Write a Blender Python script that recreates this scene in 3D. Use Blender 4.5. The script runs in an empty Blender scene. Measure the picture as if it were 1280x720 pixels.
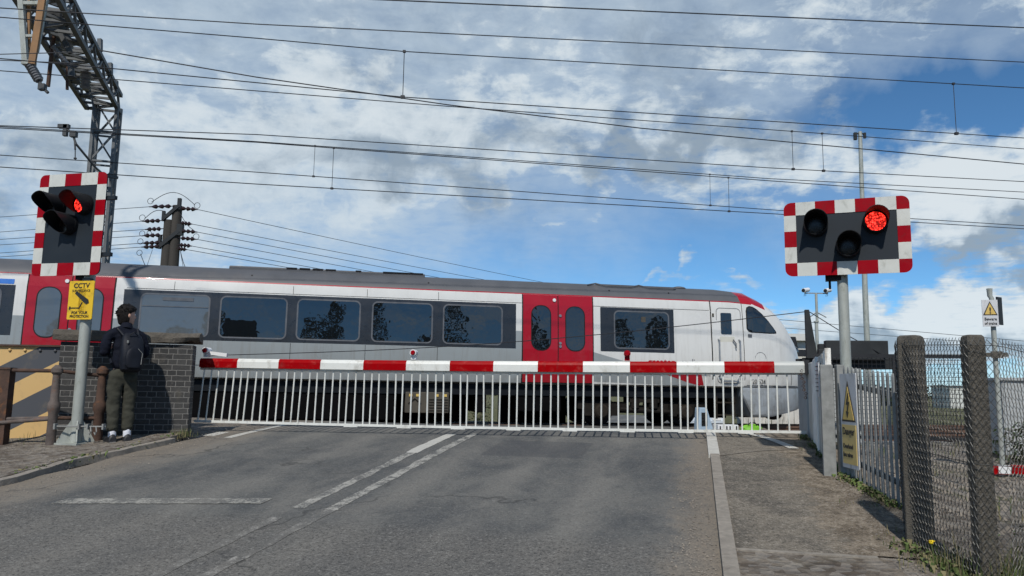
import bpy, bmesh, math, random
from mathutils import Vector, Matrix, noise
random.seed(7)
S = bpy.context.scene; COL = S.collection
R = math.radians
# ------------------------------------------------------------------ camera
cam = bpy.data.cameras.new('camera'); co = bpy.data.objects.new('camera', cam); COL.objects.link(co)
cam.sensor_width = 36; cam.lens = 960*36/1280; cam.clip_start = .05; cam.clip_end = 8000
EYE = 1.65
co.matrix_world = Matrix.Translation((0, 0, EYE)) @ Matrix.Rotation(R(97.5), 4, 'X') @ Matrix.Rotation(R(.9), 4, 'Z')
S.camera = co
S.render.resolution_x, S.render.resolution_y = 1024, 576
# ------------------------------------------------------------------ light
SUN_EL, SUN_AZ = 47, 189            # azimuth clockwise from +Y: the sun stands behind the photographer
S.view_settings.view_transform = 'Standard'; S.view_settings.look = 'None'
S.view_settings.exposure = 0.0; S.view_settings.gamma = 1
sl = bpy.data.lights.new('sun', 'SUN'); so = bpy.data.objects.new('sun', sl); COL.objects.link(so)
sl.energy = 3.7; sl.angle = R(1.2); sl.color = (1, .95, .88)
sd = Vector((math.sin(R(SUN_AZ))*math.cos(R(SUN_EL)), math.cos(R(SUN_AZ))*math.cos(R(SUN_EL)), math.sin(R(SUN_EL))))
so.rotation_euler = sd.to_track_quat('Z', 'Y').to_euler()

class NT:
    """tiny node helper"""
    def __init__(s, nt): s.nt = nt
    def n(s, t, **k):
        x = s.nt.nodes.new(t)
        for a, v in k.items(): setattr(x, a, v)
        return x
    def put(s, sock, v):
        if v is None: return
        if isinstance(v, bpy.types.NodeSocket): s.nt.links.new(v, sock)
        else:
            try: sock.default_value = v
            except Exception: sock.default_value = tuple(v)+(1,)
    def m(s, op, a, b=None, c=None, clamp=False):
        x = s.n('ShaderNodeMath', operation=op, use_clamp=clamp)
        for i, v in enumerate((a, b, c)): s.put(x.inputs[i], v)
        return x.outputs[0]
    def v(s, op, a, b=None):
        x = s.n('ShaderNodeVectorMath', operation=op); s.put(x.inputs[0], a)
        if b is not None: s.put(x.inputs[1], b)
        return x
    def mix(s, f, a, b, blend='MIX'):
        x = s.n('ShaderNodeMix', data_type='RGBA', blend_type=blend)
        s.put(x.inputs[0], f); s.put(x.inputs[6], a if not isinstance(a, tuple) or len(a) == 4 else a+(1,)); s.put(x.inputs[7], b if not isinstance(b, tuple) or len(b) == 4 else b+(1,))
        return x.outputs[2]
    def ss(s, v, lo, hi, a=0., b=1., kind='SMOOTHSTEP'):
        x = s.n('ShaderNodeMapRange', interpolation_type=kind); s.put(x.inputs[0], v)
        for i, q in enumerate((lo, hi, a, b)): s.put(x.inputs[i+1], q)
        return x.outputs[0]
    def noise(s, vec, sc, det=4, rough=.55, dist=0.):
        x = s.n('ShaderNodeTexNoise'); s.put(x.inputs['Vector'], vec)
        for k, q in (('Scale', sc), ('Detail', det), ('Roughness', rough), ('Distortion', dist)): s.put(x.inputs[k], q)
        return x.outputs[0]
    def xyz(s, vec):
        x = s.n('ShaderNodeSeparateXYZ'); s.put(x.inputs[0], vec); return x.outputs
    def comb(s, a, b, c=0.):
        x = s.n('ShaderNodeCombineXYZ')
        for i, q in enumerate((a, b, c)): s.put(x.inputs[i], q)
        return x.outputs[0]

# ------------------------------------------------------------------ sky
def pix_dir(px, py):
    d = co.matrix_world.to_3x3() @ Vector(((px-640)/960, -(py-360)/960, -1))
    d.normalize(); return math.degrees(math.atan2(d.x, d.y)), math.degrees(math.asin(d.z))
W = bpy.data.worlds.new('World'); S.world = W; W.use_nodes = True; W.node_tree.nodes.clear()
w = NT(W.node_tree)
sky = w.n('ShaderNodeTexSky', sky_type='NISHITA', sun_disc=False, sun_elevation=R(SUN_EL), sun_rotation=R(SUN_AZ), air_density=.6, dust_density=0., ozone_density=4.0)
gen = w.n('ShaderNodeTexCoord').outputs['Generated']
dx, dy, dz = w.xyz(gen)[:3]
azd = w.m('MULTIPLY', w.m('ARCTAN2', dx, dy), 57.2958)
eld = w.m('MULTIPLY', w.m('ARCSINE', dz), 57.2958)
den = w.m('ADD', w.m('MAXIMUM', dz, 0.), .10)
plan = w.comb(w.m('DIVIDE', dx, den), w.m('DIVIDE', dy, den), 0.)              # the high cloud sheet, seen in perspective
ang = w.comb(azd, eld, 0.)
warp = w.n('ShaderNodeTexNoise'); w.put(warp.inputs['Vector'], ang); w.put(warp.inputs['Scale'], .22); w.put(warp.inputs['Detail'], 5.)
wv = w.v('SCALE', w.v('SUBTRACT', warp.outputs['Color'], (.5, .5, .5)).outputs[0]); w.put(wv.inputs['Scale'], 11.)
angw = w.v('ADD', ang, wv.outputs[0]).outputs[0]
def blob(cx, cy, rx, ry, amp):
    a, e = pix_dir(cx, cy)
    q = w.v('MULTIPLY', w.v('SUBTRACT', angw, (a, e, 0)).outputs[0], (16.75/rx, 16.75/ry, 0)).outputs[0]
    return w.ss(w.v('LENGTH', q).outputs['Value'], 0., 1.25, amp, 0.)
def total(lst, base):
    t = base
    for b in lst: t = w.m('ADD', t, blob(*b))
    return t
sheet = w.noise(plan, 1.9, 7, .62, .35)
fine = w.noise(plan, 9.0, 7, .62, .25)
puff = w.noise(w.v('MULTIPLY', ang, (1, 1.7, 1)).outputs[0], .16, 8, .58, .3)
streak = w.noise(w.v('MULTIPLY', angw, (.35, 1.6, 1)).outputs[0], .3, 6, .6, .3)
cov = total([(200, 225, 520, 170, .34), (640, 45, 900, 110, .17), (640, 165, 520, 90, .30), (1010, 215, 240, 70, .28),
             (1240, 245, 150, 80, .55), (1210, 402, 300, 60, .72), (1080, 412, 130, 36, .42),
             (800, 302, 380, 80, -.62), (560, 330, 280, 46, -.45), (1090, 320, 90, 60, -.28), (985, 385, 110, 60, -.3), (1170, 140, 190, 65, -.52), (1240, 60, 110, 60, -.16),
             (230, 50, 260, 70, -.12), (560, 60, 200, 60, -.10), (840, 348, 55, 14, .55), (940, 349, 48, 14, .42), (700, 266, 90, 16, .40), (870, 240, 200, 30, .2), (1120, 95, 90, 50, -.1)], .0)
veil = w.m('MAXIMUM', 0., total([(200, 230, 620, 150, .9), (420, 270, 330, 60, .5), (1000, 300, 900, 50, -.2)], 0.))
nzs = w.m('ADD', w.m('MULTIPLY', w.m('SUBTRACT', sheet, .5), .50), w.m('MULTIPLY', w.m('SUBTRACT', fine, .5), .80))
nzs = w.m('MULTIPLY', nzs, w.m('SUBTRACT', 1., w.m('MULTIPLY', w.m('MINIMUM', veil, 1.), .80)))
dens = w.m('ADD', w.m('ADD', nzs, w.m('MULTIPLY', puff, .50)), .26)
dens = w.m('ADD', dens, w.m('MULTIPLY', w.m('SUBTRACT', streak, .5), .45))
dens = w.m('ADD', dens, cov)
film = w.m('MULTIPLY', w.m('MINIMUM', 1., w.m('MAXIMUM', 0., total([(480, 60, 1050, 260, 1.25), (150, 250, 520, 170, 1.0), (1170, 140, 210, 80, -.8)], 0.))), w.ss(fine, .22, .62, .58, .84))
cover = w.m('MAXIMUM', w.ss(dens, .36, .86), film)
greyb = total([(480, 195, 170, 40, .40), (760, 185, 280, 40, .34), (930, 165, 220, 45, .34), (930, 60, 260, 40, .05), (1215, 305, 190, 36, .62), (1210, 430, 220, 34, .55), (90, 200, 170, 70, .30),
               (690, 100, 90, 24, -.55), (1200, 215, 140, 36, -.45), (1190, 362, 180, 26, -.50), (300, 280, 330, 90, -.25), (130, 130, 200, 60, -.2), (520, 130, 200, 30, .1), (60, 330, 120, 30, .2)], 0.)
gn = w.m('ADD', w.m('ADD', w.m('MULTIPLY', w.noise(angw, .13, 7, .6, .4), 1.0), w.m('MULTIPLY', w.m('SUBTRACT', sheet, .5), -.9)), greyb)
gsh = w.ss(gn, .38, .98)
thick = w.ss(dens, .62, 1.0)
ccol = w.mix(gsh, (.53, .635, .725), (.30, .375, .45))
thick = w.m('MULTIPLY', thick, w.m('SUBTRACT', 1., w.m('MULTIPLY', w.m('MINIMUM', veil, 1.), .35)))
ccol = w.mix(w.m('MULTIPLY', w.m('SUBTRACT', 1., gsh), thick), ccol, (.74, .80, .83))
hazeh = w.ss(eld, 4.5, .0)
ccol = w.mix(w.m('MULTIPLY', hazeh, .6), ccol, (.60, .69, .76))
cover = w.m('MAXIMUM', cover, w.m('MULTIPLY', hazeh, .75))
bs = w.n('ShaderNodeBackground'); w.put(bs.inputs[0], w.v('MULTIPLY', sky.outputs[0], (.58, .86, .91)).outputs[0]); bs.inputs[1].default_value = .135
bc = w.n('ShaderNodeBackground'); w.put(bc.inputs[0], ccol); bc.inputs[1].default_value = 1.0
mxs = w.n('ShaderNodeMixShader'); w.put(mxs.inputs[0], w.m('MULTIPLY', cover, .93)); w.put(mxs.inputs[1], bs.outputs[0]); w.put(mxs.inputs[2], bc.outputs[0])
ow = w.n('ShaderNodeOutputWorld'); w.put(ow.inputs[0], mxs.outputs[0])

# ------------------------------------------------------------------ materials
def mat(name, col, rough=.6, metal=0., var=.18, sc=6., bump=0., bsc=40., dirt=None, dsc=2.5, damt=.5, spec=.5, stretch=None, coat=0.):
    m = bpy.data.materials.new(name); m.use_nodes = True; n = NT(m.node_tree)
    b = m.node_tree.nodes['Principled BSDF']
    c = n.n('ShaderNodeTexCoord').outputs['Object']
    cs = n.v('MULTIPLY', c, stretch).outputs[0] if stretch else c
    nz = n.noise(cs, sc, 6, .6)
    f = n.ss(nz, .3, .7, 1-var, 1+var, 'LINEAR')
    vv = n.v('SCALE', tuple(col)); n.put(vv.inputs['Scale'], f); colr = vv.outputs[0]
    if dirt:
        d = n.ss(n.noise(cs, dsc, 9, .68, .4), .52, .70, 0., damt)
        colr = n.mix(d, colr, tuple(dirt))
    n.put(b.inputs['Base Color'], colr)
    b.inputs['Metallic'].default_value = metal; b.inputs['Specular IOR Level'].default_value = spec
    b.inputs['Coat Weight'].default_value = coat
    n.put(b.inputs['Roughness'], n.ss(nz, .3, .7, max(.02, rough-.07), min(1, rough+.07), 'LINEAR'))
    if bump:
        bp = n.n('ShaderNodeBump'); bp.inputs['Strength'].default_value = bump; bp.inputs['Distance'].default_value = .02
        n.put(bp.inputs['Height'], n.noise(c, bsc, 5, .65)); n.put(b.inputs['Normal'], bp.outputs[0])
    m['n'] = 1
    return m
M = {}
M['white_train'] = mat('white_train', (.62, .62, .595), .3, var=.035, sc=1.2, dirt=(.42, .41, .38), dsc=.9, damt=.22, coat=.2)
M['grey_train'] = mat('grey_train', (.26, .285, .29), .32, var=.04, sc=1.2, dirt=(.24, .25, .25), dsc=.9, damt=.3, coat=.2)
M['cream_step'] = mat('cream_step', (.56, .55, .48), .4, var=.05)
M['skirt_grey'] = mat('skirt_grey', (.30, .325, .345), .4, var=.05, sc=2, dirt=(.28, .28, .27), damt=.3)
M['red_train'] = mat('red_train', (.34, .005, .016), .3, var=.05, sc=1.5, dirt=(.36, .03, .035), damt=.3, coat=.3)
M['roof_grey'] = mat('roof_grey', (.085, .088, .095), .55, var=.12, sc=1.5, stretch=(1, .2, 1), dirt=(.13, .12, .115), dsc=1.2)
M['band'] = mat('band', (.019, .021, .025), .3, var=.05, coat=.2)
M['rubber'] = mat('rubber', (.012, .012, .013), .6, var=.1)
M['frame_grey'] = mat('frame_grey', (.10, .105, .115), .4)
M['glass'] = mat('glass', (.006, .008, .010), .03, var=.05)
M['glass_grey'] = mat('glass_grey', (.085, .095, .10), .08, var=.05)
for q_ in ('glass', 'glass_grey'):
    b_ = M[q_].node_tree.nodes['Principled BSDF']; b_.inputs['IOR'].default_value = 1.85
    for l_ in list(b_.inputs['Roughness'].links): M[q_].node_tree.links.remove(l_)
    b_.inputs['Roughness'].default_value = .0 if q_ == 'glass' else .04
    n_ = NT(M[q_].node_tree); bp_n = n_.n('ShaderNodeBump'); bp_n.inputs['Strength'].default_value = .10; bp_n.inputs['Distance'].default_value = .02
    n_.put(bp_n.inputs['Height'], n_.noise(n_.n('ShaderNodeTexCoord').outputs['Object'], 3.2, 2, .5)); n_.put(b_.inputs['Normal'], bp_n.outputs[0])
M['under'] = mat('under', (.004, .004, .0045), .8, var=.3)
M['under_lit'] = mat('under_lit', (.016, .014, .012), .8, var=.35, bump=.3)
M['solebar'] = mat('solebar', (.008, .010, .013), .6, var=.2)
M['beige'] = mat('beige', (.060, .052, .038), .7, var=.2, dirt=(.08, .07, .05))
M['wheel'] = mat('wheel', (.014, .014, .016), .6, .1, var=.2)
M['hub'] = mat('hub', (.026, .021, .016), .7, var=.25)
M['steel'] = mat('steel', (.36, .37, .38), .4, .8, var=.12)
M['galv'] = mat('galv', (.225, .23, .22), .65, .05, var=.2, sc=14, dirt=(.14, .145, .135), dsc=6, damt=.6)
M['galv_pole'] = mat('galv_pole', (.34, .36, .33), .55, .1, var=.12, sc=9, dirt=(.2, .2, .17), dsc=4, damt=.6, stretch=(1, 1, .35), bump=.1)
M['lattice'] = mat('lattice', (.125, .132, .135), .6, .2, var=.25, sc=5, dirt=(.11, .105, .1), dsc=3, damt=.7)
M['lattice_dark'] = mat('lattice_dark', (.055, .058, .06), .6, .2, var=.25)
M['rust'] = mat('rust', (.070, .040, .028), .9, var=.4, sc=9, bump=.5, bsc=60, dirt=(.19, .075, .025), dsc=6, damt=.8)
M['rust_paint'] = mat('rust_paint', (.105, .085, .075), .85, var=.35, sc=9, bump=.4, bsc=60, dirt=(.17, .065, .025), dsc=5, damt=.85)
M['brownpole'] = mat('brownpole', (.24, .13, .055), .7, var=.2)
M['red_sign'] = mat('red_sign', (.28, .0, .006), .4, var=.06, dirt=(.36, .02, .03), damt=.25)
M['white_sign'] = mat('white_sign', (.56, .57, .53), .45, var=.06, dirt=(.45, .45, .42), damt=.4)
M['board'] = mat('board', (.015, .021, .028), .6, var=.12, sc=3)
M['hood'] = mat('hood', (.008, .009, .011), .6, var=.15)
M['lens_off'] = mat('lens_off', (.006, .004, .004), .3, var=.3, sc=60)
M['lens_amber'] = mat('lens_amber', (.012, .007, .005), .3, var=.3, sc=60)
M['boom_red'] = mat('boom_red', (.30, .001, .003), .38, var=.06, sc=3, dirt=(.5, .12, .1), dsc=9, damt=.25)
M['boom_white'] = mat('boom_white', (.66, .67, .63), .38, var=.05, sc=3, dirt=(.5, .49, .44), dsc=5, damt=.35)
M['boom_grey'] = mat('boom_grey', (.42, .44, .42), .42, var=.05, sc=3, dirt=(.3, .3, .27), dsc=5, damt=.35)
M['black'] = mat('black', (.012, .013, .015), .5, var=.15)
M['dark_steel'] = mat('dark_steel', (.028, .031, .033), .55, .1, var=.18, sc=5)
M['wire'] = mat('wire', (.025, .026, .03), .6, .3, var=.1)
M['mesh_wire'] = mat('mesh_wire', (.085, .085, .08), .5, .3, var=.2, sc=30, dirt=(.09, .07, .05), dsc=12, damt=.6)
M['cement'] = mat('cement', (.115, .105, .088), .9, var=.22, sc=18, bump=.8, bsc=90, dirt=(.075, .07, .06), dsc=7, damt=.7)
M['coping'] = mat('coping', (.10, .088, .072), .9, var=.35, sc=9, bump=.9, bsc=30, dirt=(.09, .085, .07), dsc=5, damt=.75)
M['white_wood'] = mat('white_wood', (.82, .81, .76), .8, var=.08, sc=8, bump=.35, bsc=30, stretch=(1, 1, .35), dirt=(.24, .21, .17), dsc=7, damt=.95)
M['weathered'] = mat('weathered', (.52, .505, .46), .85, var=.2, sc=8, bump=.35, bsc=30, stretch=(1, 1, .25), dirt=(.20, .185, .16), dsc=6, damt=.85)
M['sign_white'] = mat('sign_white', (.55, .56, .57), .45, var=.05, dirt=(.4, .4, .4), damt=.35)
M['sign_yellow'] = mat('sign_yellow', (.60, .42, .11), .45, var=.06, dirt=(.42, .28, .08), damt=.4)
M['sign_pale'] = mat('sign_pale', (.55, .41, .15), .45, var=.06, dirt=(.42, .32, .14), damt=.4)
M['cctv_yellow'] = mat('cctv_yellow', (.72, .46, .015), .45, var=.06, dirt=(.5, .3, .02), damt=.5)
M['sign_black'] = mat('sign_black', (.018, .017, .014), .5, var=.1)
M['wood_pole'] = mat('wood_pole', (.045, .040, .034), .9, var=.35, sc=5, stretch=(1, 1, .08), bump=.6, bsc=20)
M['insulator'] = mat('insulator', (.03, .014, .014), .25, var=.2)
M['insul_grey'] = mat('insul_grey', (.14, .14, .145), .35, var=.2)
M['plastic_white'] = mat('plastic_white', (.72, .73, .73), .4, var=.04)
M['lime'] = mat('lime', (.16, .42, .02), .6, var=.12)
M['blue_case'] = mat('blue_case', (.33, .43, .52), .5, var=.1)
M['blue_stripe'] = mat('blue_stripe', (.015, .14, .50), .35, var=.05)
M['hut'] = mat('hut', (.55, .55, .52), .7, var=.06)
M['cabinet'] = mat('cabinet', (.36, .38, .38), .6, var=.08, dirt=(.25, .25, .23), damt=.5)
M['kerb'] = mat('kerb', (.25, .225, .19), .9, var=.22, sc=14, bump=.5, bsc=70, dirt=(.13, .11, .09), dsc=5, damt=.7)
M['kerb_white'] = mat('kerb_white', (.46, .45, .41), .85, var=.15, sc=12, bump=.3, bsc=70, dirt=(.24, .22, .19), dsc=6, damt=.7)
M['flag'] = mat('flag', (.16, .128, .098), .9, var=.25, sc=10, bump=.6, bsc=50, dirt=(.11, .09, .075), dsc=3, damt=.8)
M['stone'] = mat('stone', (.20, .175, .145), .9, var=.4, sc=1.3)
M['rail_steel'] = mat('rail_steel', (.13, .075, .05), .8, .1, var=.25)
M['sleeper'] = mat('sleeper', (.22, .21, .19), .9, var=.2)
M['grass_green'] = mat('grass_green', (.085, .12, .03), .8, var=.4, sc=3)
M['grass_dry'] = mat('grass_dry', (.17, .15, .075), .85, var=.35, sc=3)
M['leaf'] = mat('leaf', (.028, .045, .014), .8, var=.5, sc=.8)
M['leaf_bush'] = mat('leaf_bush', (.05, .085, .022), .75, var=.5, sc=2)
M['flower'] = mat('flower', (.80, .58, .01), .6, var=.1)
M['bark'] = mat('bark', (.08, .065, .05), .95, var=.3)
M['skin'] = mat('skin', (.50, .28, .20), .55, var=.06, sc=12)
M['hair'] = mat('hair', (.008, .006, .005), .55, var=.3, sc=50, bump=.6, bsc=80)
M['navy'] = mat('navy', (.007, .009, .017), .85, var=.25, sc=9, bump=.4, bsc=60)
M['pack'] = mat('pack', (.006, .008, .014), .6, var=.25, sc=10, bump=.2, bsc=90)
M['olive'] = mat('olive', (.046, .046, .036), .9, var=.2, sc=9, bump=.4, bsc=50)
M['sock'] = mat('sock', (.72, .74, .80), .9, var=.06, bump=.3, bsc=120)
M['shoe'] = mat('shoe', (.016, .016, .018), .6, var=.2)
M['sole'] = mat('sole', (.18, .18, .18), .8)
M['car_paint'] = mat('car_paint', (.50, .56, .62), .25, var=.03, coat=.5)

for q_, v_ in (('under', .04), ('under_lit', .1), ('solebar', .12), ('rubber', .2), ('wheel', .12), ('hub', .1), ('board', .3), ('hood', .25), ('navy', .15), ('pack', .25), ('olive', .15), ('dark_steel', .25), ('red_sign', .12), ('white_sign', .2), ('boom_red', .04), ('boom_white', .3), ('red_train', .3), ('hair', .2), ('cement', .15), ('lattice', .3)): M[q_].node_tree.nodes['Principled BSDF'].inputs['Specular IOR Level'].default_value = v_
def grime(name, col, amt):
    """wash streaks and brake dust in the paint, denser towards the sole bar"""
    m = M[name]; n = NT(m.node_tree); b = m.node_tree.nodes['Principled BSDF']; src = b.inputs['Base Color'].links[0].from_socket
    c = n.n('ShaderNodeTexCoord').outputs['Object']; z = n.xyz(c)[2]
    st = n.noise(n.v('MULTIPLY', c, (5, 5, .35)).outputs[0], 2.2, 7, .7, .2); sp = n.noise(c, 3., 8, .75)
    f = n.m('MULTIPLY', n.ss(st, .46, .70), n.ss(z, 3.1, 1.0, .25, 1.)); f = n.m('ADD', n.m('MULTIPLY', f, amt), n.m('MULTIPLY', n.m('MULTIPLY', n.ss(sp, .42, .66), n.ss(z, 1.7, .95)), amt), clamp=True)
    n.put(b.inputs['Base Color'], n.mix(f, src, col))
for q_, c_, a_ in (('white_train', (.36, .345, .31), .45), ('grey_train', (.20, .195, .18), .5), ('red_train', (.20, .03, .03), .35), ('skirt_grey', (.17, .165, .15), .6), ('band', (.035, .036, .039), .35)): grime(q_, c_, a_)
def soot(name, scale, col, lo, hi, amt, stretch=(1, 1, 1)):
    m = M[name]; n = NT(m.node_tree); b = m.node_tree.nodes['Principled BSDF']; src = b.inputs['Base Color'].links[0].from_socket
    c = n.v('MULTIPLY', n.n('ShaderNodeTexCoord').outputs['Object'], stretch).outputs[0]
    n.put(b.inputs['Base Color'], n.mix(n.ss(n.noise(c, scale, 8, .75, .5), lo, hi, 0., amt), src, col))
soot('boom_white', 7., (.30, .28, .23), .50, .72, .6, (1, 1, .4)); soot('boom_red', 7., (.10, .02, .02), .5, .72, .6, (1, 1, .4)); soot('white_sign', 9., (.30, .30, .26), .5, .72, .6, (1, 1, .5)); soot('red_sign', 9., (.10, .02, .02), .5, .72, .5); soot('sign_white', 8., (.25, .25, .23), .5, .72, .6, (1, 1, .4)); soot('galv_pole', 6., (.14, .15, .10), .5, .7, .6, (1, 1, .5)); soot('cctv_yellow', 8., (.30, .19, .02), .5, .72, .7)
def emat(name, col, st):
    m = bpy.data.materials.new(name); m.use_nodes = True; n = NT(m.node_tree); b = m.node_tree.nodes['Principled BSDF']
    c = n.n('ShaderNodeTexCoord').outputs['Object']
    v = n.n('ShaderNodeTexVoronoi'); n.put(v.inputs['Vector'], c); n.put(v.inputs['Scale'], 46.); n.put(v.inputs['Randomness'], .75)
    f = n.m('MULTIPLY', n.ss(v.outputs['Distance'], .15, .62, 1.5, .12), n.ss(n.noise(c, 22., 3), .3, .7, .55, 1.3))
    b.inputs['Base Color'].default_value = (.3, .01, .01, 1); b.inputs['Emission Color'].default_value = tuple(col)+(1,)
    n.put(b.inputs['Emission Strength'], n.m('MULTIPLY', f, st)); return m
M['lens_on'] = emat('lens_on', (1, .03, .018), 3.2)

def grain(n, c):
    """tarmac stone texture at several sizes, 0..1 about .5"""
    g = n.m('MULTIPLY', n.noise(c, 24., 2, .5), .22)
    g = n.m('ADD', g, n.m('MULTIPLY', n.noise(c, 55., 2, .5), .40)); return n.m('ADD', g, n.m('MULTIPLY', n.noise(c, 115., 2, .6), .38))
def tarmac(n, c):
    x, y, z = n.xyz(c)[:3]
    big = n.noise(n.v('MULTIPLY', c, (1, .4, 1)).outputs[0], .9, 7, .66, .5)
    mid = n.noise(n.v('MULTIPLY', c, (1, .55, 1)).outputs[0], 4., 7, .7)
    g = grain(n, c)
    base = n.mix(n.ss(big, .36, .64), (.078, .081, .081), (.130, .129, .120))
    base = n.mix(n.ss(mid, .44, .72, 0., .6), base, (.150, .144, .132))
    base = n.mix(n.ss(mid, .50, .30, 0., .45), base, (.050, .052, .056))
    lane = n.m('ABSOLUTE', n.m('SUBTRACT', n.m('PINGPONG', n.m('ADD', x, .55), .85), .42))
    base = n.mix(n.m('MULTIPLY', n.ss(lane, .0, .3, .5, 0.), n.ss(big, .3, .6)), base, (.195, .186, .166))
    old = n.ss(n.m('ADD', y, n.m('MULTIPLY', mid, .9)), 6.5, 6.0)
    base = n.mix(n.m('MULTIPLY', old, .5), base, (.135, .126, .112))
    sp = n.ss(old, 0., 1., .55, 1.)
    base = n.mix(n.m('MULTIPLY', n.ss(g, .53, .64), n.m('MULTIPLY', sp, .8)), base, (.26, .255, .235))
    base = n.mix(n.m('MULTIPLY', n.ss(g, .49, .40), n.m('MULTIPLY', sp, .75)), base, (.032, .033, .033))
    patch = n.m('MULTIPLY', n.ss(n.m('ABSOLUTE', n.m('ADD', x, 1.9)), .62, .58), n.m('MULTIPLY', n.ss(y, 8.9, 8.95), n.ss(y, 10.1, 10.05)))
    base = n.mix(n.m('MULTIPLY', patch, .45), base, (.055, .057, .062))
    e = n.m('ADD', n.ss(n.m('ADD', x, n.m('MULTIPLY', mid, .7)), .0, .42), n.ss(n.m('SUBTRACT', x, n.m('MULTIPLY', mid, 1.1)), -6.15, -7.2), clamp=True)
    base = n.mix(n.m('MULTIPLY', e, n.ss(g, .40, .60, .4, 1.)), base, (.215, .182, .142))
    cw = n.n('ShaderNodeTexVoronoi', feature='DISTANCE_TO_EDGE'); n.put(cw.inputs['Scale'], .5)
    nn = n.n('ShaderNodeTexNoise'); n.put(nn.inputs['Vector'], c); n.put(nn.inputs['Scale'], 3.); n.put(nn.inputs['Detail'], 6.)
    s2 = n.v('SCALE', nn.outputs['Color']); n.put(s2.inputs['Scale'], .6)
    n.put(cw.inputs['Vector'], n.v('ADD', c, s2.outputs[0]).outputs[0])
    ck = n.m('MULTIPLY', n.ss(cw.outputs['Distance'], .014, .002), n.ss(n.noise(c, .45, 2), .52, .6))
    base = n.mix(n.m('MULTIPLY', ck, .55), base, (.03, .03, .03))
    return base, g, mid
def asphalt(name='asphalt', paintcol=None, wear=.5):
    m = bpy.data.materials.new(name); m.use_nodes = True; n = NT(m.node_tree); b = m.node_tree.nodes['Principled BSDF']
    c = n.n('ShaderNodeTexCoord').outputs['Object']
    base, g, mid = tarmac(n, c)
    if paintcol:      # road paint rubbed off the high stones
        cov = n.m('ADD', n.m('MULTIPLY', n.m('SUBTRACT', g, .5), 2.2), n.m('MULTIPLY', n.m('SUBTRACT', n.noise(c, 6., 5, .7), .5), 1.6))
        base = n.mix(n.ss(cov, wear-.5-.22, wear-.5+.22, .95, .0), base, paintcol)
    n.put(b.inputs['Base Color'], base); n.put(b.inputs['Roughness'], n.ss(mid, .3, .7, .75, .95))
    b.inputs['Specular IOR Level'].default_value = .25
    bp = n.n('ShaderNodeBump'); bp.inputs['Strength'].default_value = .8; bp.inputs['Distance'].default_value = .015
    n.put(bp.inputs['Height'], g); n.put(b.inputs['Normal'], bp.outputs[0])
    return m
M['asphalt'] = asphalt()
M['paint'] = asphalt('paint', (.46, .45, .41), .85); M['paint_worn'] = asphalt('paint_worn', (.36, .35, .315), .52); M['paint_faint'] = asphalt('paint_faint', (.30, .29, .265), .30); M['paint_stop'] = asphalt('paint_stop', (.33, .32, .285), .44)
def pavement():
    m = bpy.data.materials.new('pavement'); m.use_nodes = True; n = NT(m.node_tree); b = m.node_tree.nodes['Principled BSDF']
    c = n.n('ShaderNodeTexCoord').outputs['Object']; x, y, z = n.xyz(c)[:3]
    big = n.noise(c, 1.3, 7, .68, .4); mid = n.noise(c, 7., 7, .7); g = grain(n, c)
    base = n.mix(n.ss(big, .38, .62), (.105, .095, .080), (.190, .168, .135))
    base = n.mix(n.ss(mid, .46, .72, 0., .6), base, (.23, .20, .16))
    e = n.ss(n.m('ADD', n.m('ADD', x, n.m('MULTIPLY', n.m('SUBTRACT', big, .5), 1.2)), n.m('MULTIPLY', n.m('SUBTRACT', mid, .5), .8)), .86, 1.14)
    base = n.mix(n.m('MULTIPLY', e, .92), base, n.mix(n.ss(mid, .38, .66), (.10, .078, .055), (.26, .218, .165)))
    base = n.mix(n.ss(g, .52, .64, 0., .9), base, (.33, .30, .255)); base = n.mix(n.ss(g, .48, .38, 0., .85), base, (.036, .033, .029))
    n.put(b.inputs['Base Color'], base); b.inputs['Roughness'].default_value = .95; b.inputs['Specular IOR Level'].default_value = .2
    bp = n.n('ShaderNodeBump'); bp.inputs['Strength'].default_value = .8; bp.inputs['Distance'].default_value = .016
    n.put(bp.inputs['Height'], n.m('ADD', g, n.m('MULTIPLY', mid, .5))); n.put(b.inputs['Normal'], bp.outputs[0]); return m
M['pavement'] = pavement()
TA = R(11.4); TD = Vector((math.cos(TA), math.sin(TA), 0)); TN = Vector((-math.sin(TA), math.cos(TA), 0))
P0 = Vector((3.48, 19.6, .77))                     # rail level under the train's near side
RA = R(13.5); RD = Vector((math.sin(RA), math.cos(RA), 0)); RP = Vector((math.cos(RA), -math.sin(RA), 0))
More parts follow.
